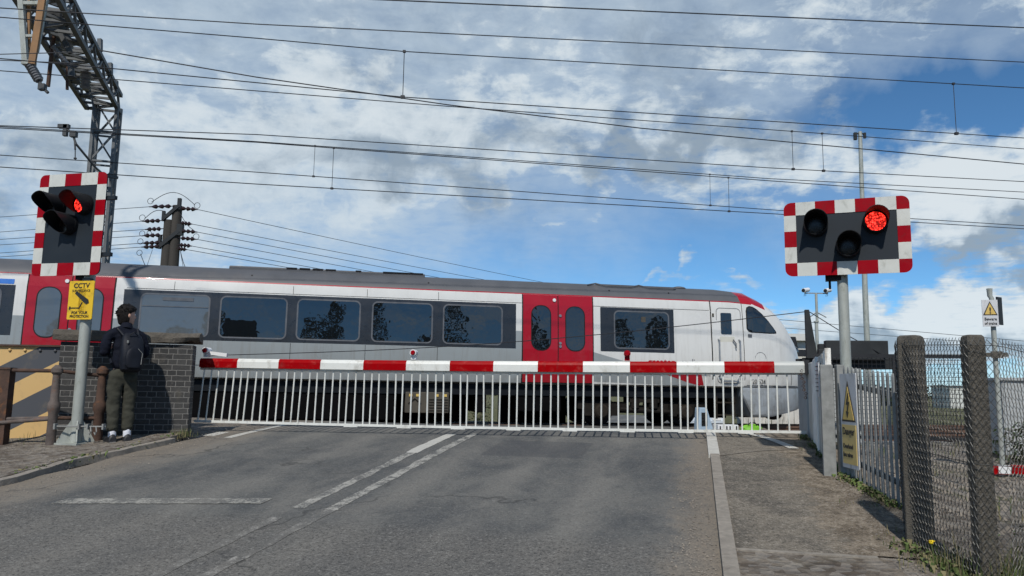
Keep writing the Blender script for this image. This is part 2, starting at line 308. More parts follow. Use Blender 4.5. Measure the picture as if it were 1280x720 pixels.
def groundmat(name, veg=1.):
    m = bpy.data.materials.new(name); m.use_nodes = True; n = NT(m.node_tree); b = m.node_tree.nodes['Principled BSDF']
    c = n.n('ShaderNodeTexCoord').outputs['Object']
    big = n.noise(c, .35, 6, .6); mid = n.noise(c, 4., 7, .68); fin = n.noise(c, 45., 4, .7)
    vor = n.n('ShaderNodeTexVoronoi'); n.put(vor.inputs['Vector'], c); n.put(vor.inputs['Scale'], 16.)
    grv = n.mix(n.ss(mid, .38, .62), (.095, .074, .055), (.215, .182, .142))
    grv = n.mix(n.ss(vor.outputs['Color'], .3, .9, 0., .6), grv, (.34, .31, .27))
    gr = n.mix(n.ss(mid, .35, .65), (.075, .085, .03), (.16, .14, .06))
    gr = n.mix(n.ss(fin, .4, .65, 0., .5), gr, (.05, .06, .02))
    tn = n.m('SUBTRACT', n.v('DOT_PRODUCT', c, tuple(TN)).outputs['Value'], P0.dot(TN))
    fld = n.ss(n.m('ADD', tn, n.m('MULTIPLY', n.m('SUBTRACT', big, .5), 4.)), 4.8, 6.4)
    near = n.ss(n.noise(c, .9, 6, .65), .54, .64, 0., .85)
    col = n.mix(n.m('MULTIPLY', n.m('MAXIMUM', fld, n.m('MULTIPLY', near, n.ss(tn, -6., -9.))), veg), grv, gr)
    n.put(b.inputs['Base Color'], col); b.inputs['Roughness'].default_value = .95
    bp = n.n('ShaderNodeBump'); bp.inputs['Strength'].default_value = .8; bp.inputs['Distance'].default_value = .05
    n.put(bp.inputs['Height'], n.m('ADD', vor.outputs['Distance'], fin)); n.put(b.inputs['Normal'], bp.outputs[0]); return m
M['ground'] = groundmat('ground'); M['dirt'] = groundmat('dirt', .12)
def brickmat():
    m = bpy.data.materials.new('brick'); m.use_nodes = True; n = NT(m.node_tree); b = m.node_tree.nodes['Principled BSDF']
    c = n.n('ShaderNodeTexCoord').outputs['Object']; x, y, z = n.xyz(c)[:3]
    wv = n.m('MULTIPLY', n.m('SUBTRACT', n.noise(c, 14., 3), .5), .012)
    v = n.comb(n.m('ADD', n.m('ADD', x, y), wv), n.m('ADD', z, wv), 0.)
    br = n.n('ShaderNodeTexBrick'); n.put(br.inputs['Vector'], v)
    br.offset = .5; br.squash = .5; br.squash_frequency = 2
    for k, q in (('Color1', (.026, .026, .026, 1)), ('Color2', (.052, .051, .049, 1)), ('Mortar', (.17, .165, .155, 1)), ('Scale', 1.), ('Mortar Size', .0055), ('Mortar Smooth', .25), ('Bias', -.2), ('Brick Width', .235), ('Row Height', .0745)): br.inputs[k].default_value = q
    col = n.mix(n.ss(n.noise(c, 16., 5, .7), .5, .75, 0., .6), br.outputs['Color'], (.10, .092, .085))
    col = n.mix(n.ss(n.noise(c, 2.2, 6, .6), .58, .74, 0., .6), col, (.13, .115, .085))
    n.put(b.inputs['Base Color'], col); b.inputs['Roughness'].default_value = .8
    bp = n.n('ShaderNodeBump'); bp.inputs['Strength'].default_value = .8; bp.inputs['Distance'].default_value = .01
    n.put(bp.inputs['Height'], n.m('SUBTRACT', n.m('MULTIPLY', n.noise(c, 40., 4), .5), br.outputs['Fac'])); n.put(b.inputs['Normal'], bp.outputs[0]); return m
M['brick'] = brickmat()
def stripemat():
    m = bpy.data.materials.new('hazard'); m.use_nodes = True; n = NT(m.node_tree); b = m.node_tree.nodes['Principled BSDF']
    c = n.n('ShaderNodeTexCoord').outputs['Object']; x, y, z = n.xyz(c)[:3]
    q = n.m('ADD', n.m('SUBTRACT', z, n.m('MULTIPLY', x, .54)), n.m('MULTIPLY', n.noise(c, 3., 4), .012))
    f = n.m('FRACT', n.m('DIVIDE', n.m('ADD', q, 10.06), .655))
    k = n.m('LESS_THAN', f, .46)
    col = n.mix(k, (.060, .064, .074), (.56, .37, .15))
    col = n.mix(n.ss(n.noise(c, 3., 8, .7), .52, .72, 0., .5), col, (.17, .135, .09))
    n.put(b.inputs['Base Color'], col); b.inputs['Roughness'].default_value = .6; return m
M['hazard'] = stripemat()

# ------------------------------------------------------------------ geometry helpers
def unp(px, py, Y):
    d = co.matrix_world.to_3x3() @ Vector(((px-640)/960, -(py-360)/960, -1)); return Vector((0, 0, EYE))+d*(Y/d.y)
class MB:
    def __init__(s): s.b = bmesh.new(); s.mi = 0
    def _f(s, vs):
        try: f = s.b.faces.new(vs); f.material_index = s.mi; return f
        except ValueError: return None
    def box(s, c, d, rz=0, mtx=None):
        c = Vector(c); mt = mtx or Matrix.Rotation(rz, 3, 'Z')
        v = [s.b.verts.new(c + mt @ Vector((i*d[0]/2, j*d[1]/2, k*d[2]/2))) for i in (-1, 1) for j in (-1, 1) for k in (-1, 1)]
        for f in ((0,1,3,2),(4,6,7,5),(0,4,5,1),(2,3,7,6),(0,2,6,4),(1,5,7,3)): s._f([v[i] for i in f])
        return s
    def bar(s, a, b, wd, ht, up=(0, 0, 1)):
        a, b = Vector(a), Vector(b); z = (b-a); L = z.length; z.normalize(); u = Vector(up)
        if abs(z.dot(u)) > .98: u = Vector((0, 1, 0))
        x = z.cross(u).normalized(); y = x.cross(z)
        return s.box((a+b)/2, (wd, L, ht), mtx=Matrix((x, z, y)).transposed())
    def tube(s, pts, r, n=8, cap=True, closed=False):
        pts = [Vector(p) for p in pts]; rs = r if isinstance(r, (list, tuple)) else [r]*len(pts)
        prev = None; rings = []
        for i, p in enumerate(pts):
            t = (pts[min(i+1, len(pts)-1)] - pts[max(i-1, 0)]).normalized()
            if prev is None:
                u = Vector((0, 0, 1)) if abs(t.z) < .9 else Vector((1, 0, 0)); prev = (u - t*u.dot(t)).normalized()
            else: prev = (prev - t*prev.dot(t)).normalized()
            q = t.cross(prev)
            rings.append([s.b.verts.new(p + (prev*math.cos(6.28318*k/n) + q*math.sin(6.28318*k/n))*rs[i]) for k in range(n)])
        for a, b in zip(rings, rings[1:]):
            for k in range(n):
                f = s._f([a[k], a[(k+1) % n], b[(k+1) % n], b[k]])
                if f and n > 5: f.smooth = True
        if cap: s._f(rings[0][::-1]); s._f(rings[-1])
        return s
    def cyl(s, a, b, r0, r1=None, n=16): return s.tube([a, b], [r0, r0 if r1 is None else r1], n)
    def loft(s, rings, closed=True, cap=True, smooth=True):
        rv = [[s.b.verts.new(p) for p in r] for r in rings]
        for a, b in zip(rv, rv[1:]):
            n = len(a)
            for k in range(n if closed else n-1):
                f = s._f([a[k], a[(k+1) % n], b[(k+1) % n], b[k]])
                if f: f.smooth = smooth
        if cap and closed: s._f(rv[0][::-1]); s._f(rv[-1])
        return s
    def prism(s, poly, vec):
        """extrude polygon (3D points) along vec"""
        vec = Vector(vec); a = [s.b.verts.new(p) for p in poly]; b = [s.b.verts.new(Vector(p)+vec) for p in poly]
        s._f(a[::-1]); s._f(b)
        for i in range(len(a)): s._f([a[i], a[(i+1) % len(a)], b[(i+1) % len(a)], b[i]])
        return s
    def ball(s, c, r, n=10, m=8, jit=0, seed=0):
        c = Vector(c); r = r if isinstance(r, (tuple, list)) else (r, r, r); rng = random.Random(seed)
        rings = []
        for j in range(m+1):
            th = math.pi*j/m; ring = []
            for k in range(n):
                q = 1+rng.uniform(-jit, jit); a = 6.28318*k/n; rr = max(math.sin(th), .02)
                ring.append(c + Vector((r[0]*rr*math.cos(a)*q, r[1]*rr*math.sin(a)*q, -r[2]*math.cos(th)*q)))
            rings.append(ring)
        return s.loft(rings)
    def tri(s, *p): s._f([s.b.verts.new(q) for q in p]); return s
    def build(s, name, mats, parent=None, sharp=35, bevel=0, smooth=False):
        bmesh.ops.recalc_face_normals(s.b, faces=s.b.faces)
        if bevel: bmesh.ops.bevel(s.b, geom=[e for e in s.b.edges if len(e.link_faces) == 2 and e.calc_face_angle(0) > .6], offset=bevel, segments=2, affect='EDGES', profile=.6)
        me = bpy.data.meshes.new(name); s.b.to_mesh(me); s.b.free()
        for m in (mats if isinstance(mats, (list, tuple)) else [mats]): me.materials.append(M[m] if isinstance(m, str) else m)
        if smooth:
            for p in me.polygons: p.use_smooth = True
        if any(p.use_smooth for p in me.polygons): me.set_sharp_from_angle(angle=R(sharp))
        o = bpy.data.objects.new(name, me); COL.objects.link(o)
        if parent: o.parent = parent
        return o
def tag(o, label, cat, group=None):
    o['label'] = label; o['category'] = cat
    if group: o['group'] = group
    return o
def thing(name, label, cat, loc=(0, 0, 0), rz=0, group=None):
    o = bpy.data.objects.new(name, None); COL.objects.link(o); o.location = loc; o.rotation_euler = (0, 0, rz); o.empty_display_size = .2
    return tag(o, label, cat, group)
def struct(o, kind='structure'): o['kind'] = kind; return o
def rrect(w_, h_, r, n=5):
    out = []
    for cx, cy, a0 in ((w_/2-r, h_/2-r, 0), (-w_/2+r, h_/2-r, 90), (-w_/2+r, -h_/2+r, 180), (w_/2-r, -h_/2+r, 270)):
        for k in range(n+1):
            a = R(a0+90*k/n); out.append((cx+r*math.cos(a), cy+r*math.sin(a)))
    return out
def text(name, s, size, m, parent, mtx, ext=.001, align='CENTER', bold=0., sx=1.):
    cu = bpy.data.curves.new(name, 'FONT'); cu.body = s; cu.size = size; cu.extrude = ext; cu.align_x = align; cu.align_y = 'CENTER'; cu.offset = bold; cu.resolution_u = 3
    t = bpy.data.objects.new(name, cu); COL.objects.link(t)
    me = bpy.data.meshes.new_from_object(t.evaluated_get(bpy.context.evaluated_depsgraph_get()))
    COL.objects.unlink(t); bpy.data.objects.remove(t)
    me.transform(mtx @ Matrix.Diagonal((sx, 1, 1, 1))); me.materials.clear(); me.materials.append(M[m])
    o = bpy.data.objects.new(name, me); COL.objects.link(o); o.parent = parent; return o
FACE = Matrix.Rotation(R(90), 4, 'X')           # text plane x-z, facing -y

# ------------------------------------------------------------------ ground, road, pavement
KN = [(-40,-1.5),(-16,-1.45),(-10,-.95),(0,0),(4,.39),(8,.78),(9.7,.945),(11.2,1.05),(12.3,1.055),(15,.9),(17,.79),(18,.77),(22,.70),(30,.05),(36,-.1),(60,-.1)]
def H(t):
    if t <= KN[0][0]: return KN[0][1]
    if t >= KN[-1][0]: return KN[-1][1]
    i = max(j for j in range(len(KN)-1) if KN[j][0] <= t)
    sl_ = lambda j: 0 if j in (0, len(KN)-1) else (KN[j+1][1]-KN[j-1][1])/(KN[j+1][0]-KN[j-1][0])
    h = KN[i+1][0]-KN[i][0]; u = (t-KN[i][0])/h
    return (2*u**3-3*u*u+1)*KN[i][1]+(u**3-2*u*u+u)*h*sl_(i)+(-2*u**3+3*u*u)*KN[i+1][1]+(u**3-u*u)*h*sl_(i+1)
def sstep(a, b, x): u = min(1, max(0, (x-a)/(b-a))); return u*u*(3-2*u)
def gz(x, y):
    t = x*RD.x+y*RD.y; p = x*RP.x+y*RP.y
    h = H(t)
    v = h + (.55-h)*max(sstep(1.75, 3.3, p), sstep(-9.2, -12, p))
    return v
def pt(p, t, dz=0.): q = RP*p + RD*t; return Vector((q.x, q.y, H(t)+dz))
def axis():
    a = []; v = -14.
    while v < 26: a.append(v); v += .3
    neg = [-14-1.35**k for k in range(1, 27)][::-1]; pos = [26+1.35**k for k in range(1, 27)]
    return neg+a+pos
mb = MB(); ax = axis(); gv = {}
for i, x in enumerate(ax):
    for j, y in enumerate(ax):
        t = x*RD.x+y*RD.y; p = x*RP.x+y*RP.y
        inroad = -8.3 < p < 1.45
        z = gz(x, y) - (.05 if inroad else .012) + .02*noise.noise(Vector((x*1.3, y*1.3, 0)))*(0 if inroad else 1)
        if max(abs(x), abs(y)) > 60: z += .6*noise.noise(Vector((x*.01, y*.01, 3)))-.3
        gv[i, j] = mb.b.verts.new((x, y, z))
for i in range(len(ax)-1):
    for j in range(len(ax)-1): mb._f([gv[i, j], gv[i+1, j], gv[i+1, j+1], gv[i, j+1]]).smooth = True
struct(mb.build('ground', 'ground'))
def strip(name, m, edge0, edge1, t0, t1, dz, step=.25, nx=2, kind='structure', thick=0):
    """sheet in the road frame between two lateral edges (functions of t)"""
    mb = MB(); rows = []; n = max(2, int((t1-t0)/step))
    for i in range(n+1):
        t = t0+(t1-t0)*i/n; a, b = edge0(t), edge1(t)
        rows.append([Vector((a+(b-a)*k/nx, t, H(t)+dz)) for k in range(nx+1)])
    mb.loft(rows, closed=False, cap=False)
    if thick:
        for side in (0, -1):
            mb.loft([[r[side], r[side]-Vector((0, 0, thick))] for r in rows], closed=False, cap=False, smooth=False)
        for r in (rows[0], rows[-1]): mb.loft([r, [q-Vector((0, 0, thick)) for q in r]], closed=False, cap=False, smooth=False)
    o = mb.build(name, m, sharp=40); o.rotation_euler = (0, 0, -RA)
    if kind: struct(o, kind)
    return o
nz = lambda t, s, a: a*noise.noise(Vector((t*s, 3.7, 1.1))) + a*.5*noise.noise(Vector((t*s*3.1, .7, 5.1)))
strip('road', 'asphalt', lambda t: -6.75+nz(t, .9, .16), lambda t: .16, -30, 58, 0., .25, 8)
strip('pavement', 'pavement', lambda t: .23, lambda t: 1.62+nz(t, .8, .1), 5.7, 40, .035-.0, .2, 4)
strip('kerb', 'kerb', lambda t: .145, lambda t: .245, -8, 9.25, .052, .2, 1, thick=.09)
strip('kerb_painted', 'kerb_white', lambda t: .125, lambda t: .25, 9.25, 11.9, .040, .2, 1, thick=.06)
strip('pavement_edging', 'kerb', lambda t: .25, lambda t: 1.15, 5.66, 5.75, .034, .05, 3, thick=.03)
strip('dirt_path', 'dirt', lambda t: .25, lambda t: 1.75, -6, 5.72, .024, .15, 4)
strip('verge', 'dirt', lambda t: -8.6, lambda t: -6.85+.05*math.sin(t*2.3)+nz(t, 1.3, .07), 5.0, 9.3, .07, .15, 4, thick=.1)
strip('verge_kerb', 'kerb', lambda t: -6.85+.05*math.sin(t*2.3)+nz(t, 1.3, .07), lambda t: -6.74+.05*math.sin(t*2.3)+nz(t, 1.3, .07), 5.0, 9.0, .062, .15, 1, thick=.09)
mk = lambda nm, m, p0, p1, t0, t1, wob=.02, dz=.003: strip(nm, m, lambda t: p0+nz(t, 4, wob), lambda t: p1+nz(t+9, 4, wob), t0, t1, dz, .12, 1)
mk('road_marking_centre', 'paint_worn', -3.41, -3.30, 6.2, 8.9); mk('road_marking_centre_bright', 'paint', -3.43, -3.28, 8.9, 10.5)
mk('road_marking_centre_worn', 'paint_worn', -3.10, -2.99, 6.2, 10.6); mk('road_marking_centre_rubbed', 'paint_faint', -3.10, -3.0, 3.2, 6.2)
mk('road_marking_centre_faded', 'paint_faint', -3.42, -3.32, 3.2, 5.9)
mb = MB(); rows = []
for k in range(25):
    p = -5.6+1.85*k/24; t = 5.90+.21*(p+5.49); rows.append([Vector((p, t+nz(p, 5, .02), H(t)+.005)), Vector((p, t+.2+nz(p+7, 5, .02), H(t+.2)+.005))])
mb.loft(rows, closed=False, cap=False); o = mb.build('stop_line', 'paint_stop'); o.rotation_euler = (0, 0, -RA); struct(o)
mk('road_marking_edge', 'paint', -6.32, -6.2, 9.5, 11.6)
mk('road_marking_patch', 'paint', -6.72, -6.55, 9.6, 10.0)
# curved white line across the pavement
mb = MB(); rows = []
for k in range(13):
    u = k/12; p = .62+.5*u; t = 11.2-1.35*u**1.6
    rows.append([Vector((p-.055, t, H(t)+.045)), Vector((p+.065, t+.02, H(t)+.045))])
mb.loft(rows, closed=False, cap=False); o = mb.build('pavement_marking', 'kerb_white'); o.rotation_euler = (0, 0, -RA); struct(o)
mb = MB(); rows = []
for k in range(15):
    u = k/14; p = .25+.9*u; t = 9.2+.35*math.sin(u*1.7)+.25*u
    rows.append([Vector((p, t, H(t)+.041)), Vector((p, t+.05, H(t)+.041))])
mb.loft(rows, closed=False, cap=False); o = mb.build('pavement_joint', 'kerb'); o.rotation_euler = (0, 0, -RA); struct(o)
# tracks
for nm, nc in (('railway_track', 1.39), ('railway_track_near', -2.0)):
    mb = MB()
    for g in (-.7175, .7175):
        for d, hh, zz in ((.07, .05, -.024), (.02, .1, -.095), (.14, .02, -.152)):
            mb.box((0, nc+g, zz), (160, d, hh))
    mb.mi = 1
    for k in range(-90, 110):
        s_ = k*.65; q = P0+TD*s_+TN*nc; pp = q.dot(RP)
        if not -8 < pp < 1.9: mb.box((s_, nc, -.2), (.25, 2.5, .09))
    o = mb.build(nm, ['rail_steel', 'sleeper']); o.location = P0; o.rotation_euler = (0, 0, TA); struct(o)
# loose stones on the dirt margins and by the fence
mb = MB(); rng = random.Random(3)
def stone(x, y, z, r): 
    a = rng.random()*6; v = [Vector((x+r*math.cos(a+k*2.094)*rng.uniform(.6, 1.2), y+r*math.sin(a+k*2.094)*rng.uniform(.6, 1.2), z)) for k in range(3)]+[Vector((x, y, z+r*rng.uniform(.5, 1)))]
    vs = [mb.b.verts.new(q) for q in v]
    for f in ((0, 1, 3), (1, 2, 3), (2, 0, 3)): mb._f([vs[i] for i in f])
for k in range(7000):
    u = rng.random()
    if u < .35: p = rng.gauss(-.03, .09); t = rng.uniform(3.5, 9.5); h = .004
    elif u < .62: p = rng.gauss(-6.6, .3) if rng.random() < .5 else rng.uniform(-8.4, -6.9); t = rng.uniform(5, 10.5) if p > -6.9 else rng.uniform(5.5, 9.2); h = .01 if p > -6.8 else .072
    elif u < .85: p = 1.25+abs(rng.gauss(0, .16)); t = rng.uniform(4.5, 9.8); h = .036
    else: p = rng.uniform(.3, 1.6); t = rng.uniform(3, 5.7); h = -.01
    if u < .35 and p > .12: p = .08
    q = pt(p, t, h); stone(q.x, q.y, q.z, .003+.011*rng.random()**3)
for k in range(2500):
    x = rng.uniform(3.3, 9); y = rng.uniform(5, 14); 
    if x*RP.x+y*RP.y < 1.8: continue
    stone(x, y, gz(x, y)-.01, rng.uniform(.012, .05))
for k in range(900):
    p = rng.uniform(-6.5, .2); t = rng.uniform(2, 10.5); q = pt(p, t, .002); stone(q.x, q.y, q.z, rng.uniform(.0015, .0045))
struct(tag(mb.build('gravel', 'stone'), 'loose stones on the dirt margins', 'gravel'), 'stuff')

# ------------------------------------------------------------------ train
train = thing('passenger_train', 'white and grey electric passenger train with red doors passing behind the barrier', 'train', P0, TA)
HW = 1.39
ROWS = [(1.16, 1.0), (1.33, 1.04), (1.385, 1.31), (1.39, 1.87), (1.372, 2.31), (1.345, 2.98), (1.305, 3.238), (1.298, 3.265), (1.15, 3.45), (.8, 3.615), (.4, 3.69), (0, 3.71)]
ZT = [(-90, 3.71), (2.3, 3.71), (2.96, 3.66), (3.14, 3.58), (3.38, 3.48), (3.63, 3.33), (3.92, 3.08), (4.10, 2.88), (4.27, 2.64), (4.44, 2.42), (4.60, 2.16), (4.72, 1.9), (4.84, 1.6), (4.90, 1.3)]
WF = [(-90, 1), (2.65, 1), (3.0, .995), (3.3, .98), (3.6, .95), (3.9, .9), (4.15, .82), (4.38, .72), (4.54, .63), (4.66, .54), (4.76, .44), (4.85, .29), (4.90, .17)]
def lerp(tb, x):
    if x <= tb[0][0]: return tb[0][1]
    for (a, va), (b, vb) in zip(tb, tb[1:]):
        if x <= b: return va+(vb-va)*(x-a)/(b-a)
    return tb[-1][1]
def sec(s):
    k = (lerp(ZT, s)-1.0)/2.71; f = lerp(WF, s)
    return [(y*f, 1.0+(z-1.0)*k) for y, z in ROWS]
def side(s, z, off=.004):
    rr = sec(s); y = rr[0][0]
    for (ya, za), (yb, zb) in zip(rr, rr[1:]):
        if za <= z <= zb: y = ya+(yb-ya)*(z-za)/(zb-za); break
    return Vector((s, HW-y-off, z))
TM = ['white_train', 'grey_train', 'band', 'red_train', 'roof_grey', 'glass', 'frame_grey']
def body(name, stations, matf, parent, cap=True):
    mb = MB(); rings = []
    for s in stations:
        r = sec(s); rings.append([Vector((s, HW-y, z)) for y, z in r] + [Vector((s, HW+y, z)) for y, z in r[-2::-1]])
    rv = [[mb.b.verts.new(p) for p in r] for r in rings]; n = len(rv[0]); nr = len(ROWS)-1
    for i, (a, b) in enumerate(zip(rv, rv[1:])):
        for k in range(n-1):
            row = k if k < nr else 2*nr-1-k
            mb.mi = matf((stations[i]+stations[i+1])/2, row); f = mb._f([a[k], a[k+1], b[k+1], b[k]]); f.smooth = True
        mb.mi = 4; mb._f([a[n-1], a[0], b[0], b[n-1]])
    if cap: mb.mi = 0; mb._f(rv[0]); mb._f(rv[-1])
    return mb.build(name, TM, parent, sharp=30)
def livery(s, row):
    if row >= 7: return 3 if (row <= 8 and 2.62 < s < 3.4) or (row > 8 and 2.62 < s < 3.0) else (4 if s < 2.64 else (5 if row >= 9 and s < 4.55 else 0))
    if row == 6: return 3 if s < 3.0 else 0
    if row == 5: return 0
    if s > -1.46: return 0
    inband = -19 < s < -14.66 or -12.45 < s < -3.43
    if row in (3, 4): return 2 if inband else (1 if row == 3 else 0)
    return 1
ST = [-19.1, -14.66, -14.41, -12.66, -12.45, -9, -6, -3.43, -3.25, -1.46, 0, 1.76, 2.3, 2.64, 2.8, 2.96, 3.1, 3.23, 3.38, 3.53, 3.68, 3.83, 3.98, 4.1, 4.25, 4.4, 4.54, 4.66, 4.76, 4.85, 4.90]
body('body', ST, livery, train)
body('trailing_coach', [-43, -30, -19.75], lambda s, r: 4 if r >= 7 else 3 if r == 6 else 0 if r == 5 else 2 if r in (3, 4) else 1, train)
mb = MB(); mb.box((-19.4, HW, 2.1), (.8, 1.6, 2.2)); mb.build('gangway', 'rubber', train)
def panel(name, s0, s1, z0, z1, r, off, m, parent):
    mb = MB(); pts = rrect(s1-s0, z1-z0, r, 6); cx, cz = (s0+s1)/2, (z0+z1)/2
    mb.prism([side(cx+a, cz+b, off) for a, b in pts], (0, .02, 0)); return mb.build(name, m, parent)
def ring(name, s0, s1, z0, z1, r, wdt, off, m, parent):
    mb = MB(); cx, cz = (s0+s1)/2, (z0+z1)/2
    o = [side(cx+a, cz+b, off) for a, b in rrect(s1-s0+2*wdt, z1-z0+2*wdt, r+wdt, 6)]
    i = [side(cx+a, cz+b, off) for a, b in rrect(s1-s0, z1-z0, r, 6)]
    d = Vector((0, .025, 0)); mb.loft([[p+d for p in o], o, i, [p+d for p in i]], cap=False, smooth=False)
    return mb.build(name, m, parent)
def decal(name, s0, s1, lo, up, m, parent, off=.004, ns=24, nzv=10):
    mb = MB(); rows = []
    for i in range(ns+1):
        s = s0+(s1-s0)*i/ns; a, b = lo(s), up(s)
        rows.append([side(s, a+(b-a)*k/nzv, off) for k in range(nzv+1)])
    mb.loft(rows, closed=False, cap=False); return mb.build(name, m, parent)
def window(s0, s1, z0, z1, r=.1, m='glass', vent=False):
    f = ring('window', s0, s1, z0, z1, r, .035, .009, 'frame_grey', train)
    panel('pane', s0, s1, z0, z1, r, .005, m, f)
    if vent: 
        mb = MB(); mb.box(side((s0+s1)/2, z1-.26, .012), (s1-s0-.02, .012, .02)); mb.box(side((s0+s1)/2+.05, z1-.09, .012), (.66, .012, .075)); mb.build('hopper', 'frame_grey', f)
    return f
for s0, s1 in ((-10.35, -8.92), (-8.64, -7.24), (-6.91, -5.52), (-5.21, -3.80)): window(s0, s1, 1.97, 2.88)
window(-12.06, -10.63, 1.97, 2.88, m='glass_grey', vent=True)
window(-16.5, -14.95, 1.97, 2.88, m='glass_grey'); window(-18.6, -17.1, 1.97, 2.88)
panel('window_surround', -1.25, .73, 1.86, 2.985, .02, .003, 'band', train)
window(-.86, .57, 1.97, 2.88)
mb = MB(); mb.box(side(-.10, 2.70, .008), (.12, .01, .13)); mb.build('window_notice', 'beige', train)
def doors(s0, s1):
    mid = (s0+s1)/2
    decal('door_frame', s0-.03, s1+.03, lambda s: 1.04, lambda s: 3.236, 'rubber', train, .004, 2, 30)
    for a, b, dirn in ((s0, mid-.012, 1), (mid+.012, s1, -1)):
        d = MB(); pts = [(a, 1.06), (b, 1.06), (b, 3.235), (a, 3.235)]
        cols = []
        for z in (1.06, 1.31, 1.87, 2.98, 3.235): cols.append([side(a, z, .014), side(b, z, .014)])
        d.loft([[p[0]+Vector((0, .05, 0)), p[0], p[1], p[1]+Vector((0, .05, 0))] for p in cols], closed=True, cap=True, smooth=False)
        dr = d.build('door', 'red_train', train)
        wc = (a+b)/2+.015*dirn
        f = ring('door_window', wc-.235, wc+.235, 1.86, 2.95, .21, .022, .022, 'rubber', dr); panel('pane', wc-.235, wc+.235, 1.86, 2.95, .21, .018, 'glass' if s0 > -5 else 'glass_grey', f)
    for z in (2.03, 1.95, 2.72): mb = MB(); mb.cyl(side(mid+.05, z, .0), side(mid+.05, z, .04), .033); mb.build('door_button', 'steel', train)
    mb = MB(); mb.cyl(side(mid-.1, 3.11, 0), side(mid-.1, 3.11, .045), .042); mb.build('door_light', 'plastic_white', train)
doors(-3.25, -1.46); doors(-14.41, -12.66)
mb = MB(); mb.box(side(-13.5, 2.36, .018), (.11, .01, .16)); mb.build('access_sticker', 'blue_stripe', train)
mb = MB(); mb.tube([side(-13.52, 2.37, .026), side(-13.51, 2.33, .026), side(-13.47, 2.325, .026), side(-13.46, 2.30, .026)], .006, 5); mb.ball(side(-13.525, 2.40, .026), .01); mb.build('access_symbol', 'plastic_white', train)
panel('blue_stripe', -16.7, -14.7, 3.0, 3.11, .01, .006, 'blue_stripe', train)
# livery shapes at the driving end
kl = lambda a, b: (lambda s: a[1]+(b[1]-a[1])*(s-a[0])/(b[0]-a[0]))
lowb = lambda s: 1.41-.322*(s-.18) if s < 1.08 else 1.12-.235*(s-1.08)
decal('grey_wedge', -1.45, 1.5, lambda s: 1.02, lambda s: max(1.03, 1.84-.259*(s+1.46) if s < .18 else lowb(s)), 'grey_train', train, .003)
decal('red_flash', .16, 1.54, lambda s: max(1.02, lowb(s)+.004), lambda s: min(max(1.42+.06*(s+.1), lowb(s)+.01), 1.02+1.0*max(0, (1.56-s)*3.2)), 'red_train', train, .004, 40)
text('lettering_greater', 'greater', .26, 'red_train', train, Matrix.Translation(side(.37, 1.62, .006)) @ FACE, bold=.004, sx=.95)
text('lettering_anglia', 'anglia', .26, 'frame_grey', train, Matrix.Translation(side(1.15, 1.62, .006)) @ FACE, sx=.82)
text('lettering_number', '720 524', .165, 'sign_black', train, Matrix.Translation(side(3.06, 1.17, .012)) @ Matrix.Rotation(R(1.5), 4, 'Z') @ FACE, sx=.85)
mb = MB(); 
for a, b in ((-3.4, 5.0),): pass
for s_ in (-11.4, -8.78, -7.07, -5.36):
    mb.tube([side(s_, 1.06+.8*k/6, .001) for k in range(7)], .005, 4); mb.tube([side(s_, 3.0+.2*k/3, .001) for k in range(4)], .005, 4)
for s_ in (-.4, .9): mb.tube([side(s_, 1.06+.24*k/3, .001) for k in range(4)], .005, 4)
for s0, s1, z in ((-12.4, -3.27, 1.31), (-1.44, 1.72, 1.30), (-12.4, -3.27, 3.01), (-1.44, 1.72, 3.0), (2.75, 4.78, 1.075)):
    n_ = 12; mb.tube([side(s0+(s1-s0)*k/n_, z, .001) for k in range(n_+1)], .006, 4)
for s, z0, z1, r in ((1.76, 1.02, 3.26, .016), (2.66, 1.03, 3.24, .009), (4.15, 1.1, 1.6, .006)):
    mb.tube([side(s+.03*(1-k/10), z0+(z1-z0)*k/10, .002) for k in range(11)], r, 5)
mb.build('panel_seam', 'rubber', train)
cd = ring('cab_door', 1.93, 2.60, 1.13, 3.07, .1, .014, .006, 'frame_grey', train)
panel('door_leaf', 1.93, 2.60, 1.13, 3.07, .1, .001, 'white_train', cd)
f = panel('cab_door_window', 2.04, 2.345, 2.39, 2.95, .03, .010, 'glass', cd)
panel('step_panel', 2.0, 2.42, 1.2, 2.33, .03, .006, 'cream_step', cd)
for s in (1.955, 2.54):
    mb = MB(); mb.tube([side(s, 1.3, .0), side(s, 1.32, .07), side(s, 2.22, .07), side(s, 2.25, .0)], .02, 8); mb.build('handrail', 'steel', train)
mb = MB(); mb.tube([side(2.35, 2.25, .05), side(2.42, 2.15, .06), side(2.43, 2.03, .05)], .018, 6); mb.build('door_handle', 'frame_grey', cd)
mb = MB(); mb.tube([side(2.0, 1.24, .04), side(2.05, 1.17, .05), side(2.45, 1.17, .05), side(2.5, 1.24, .04)], .02, 6); mb.build('step', 'steel', train)
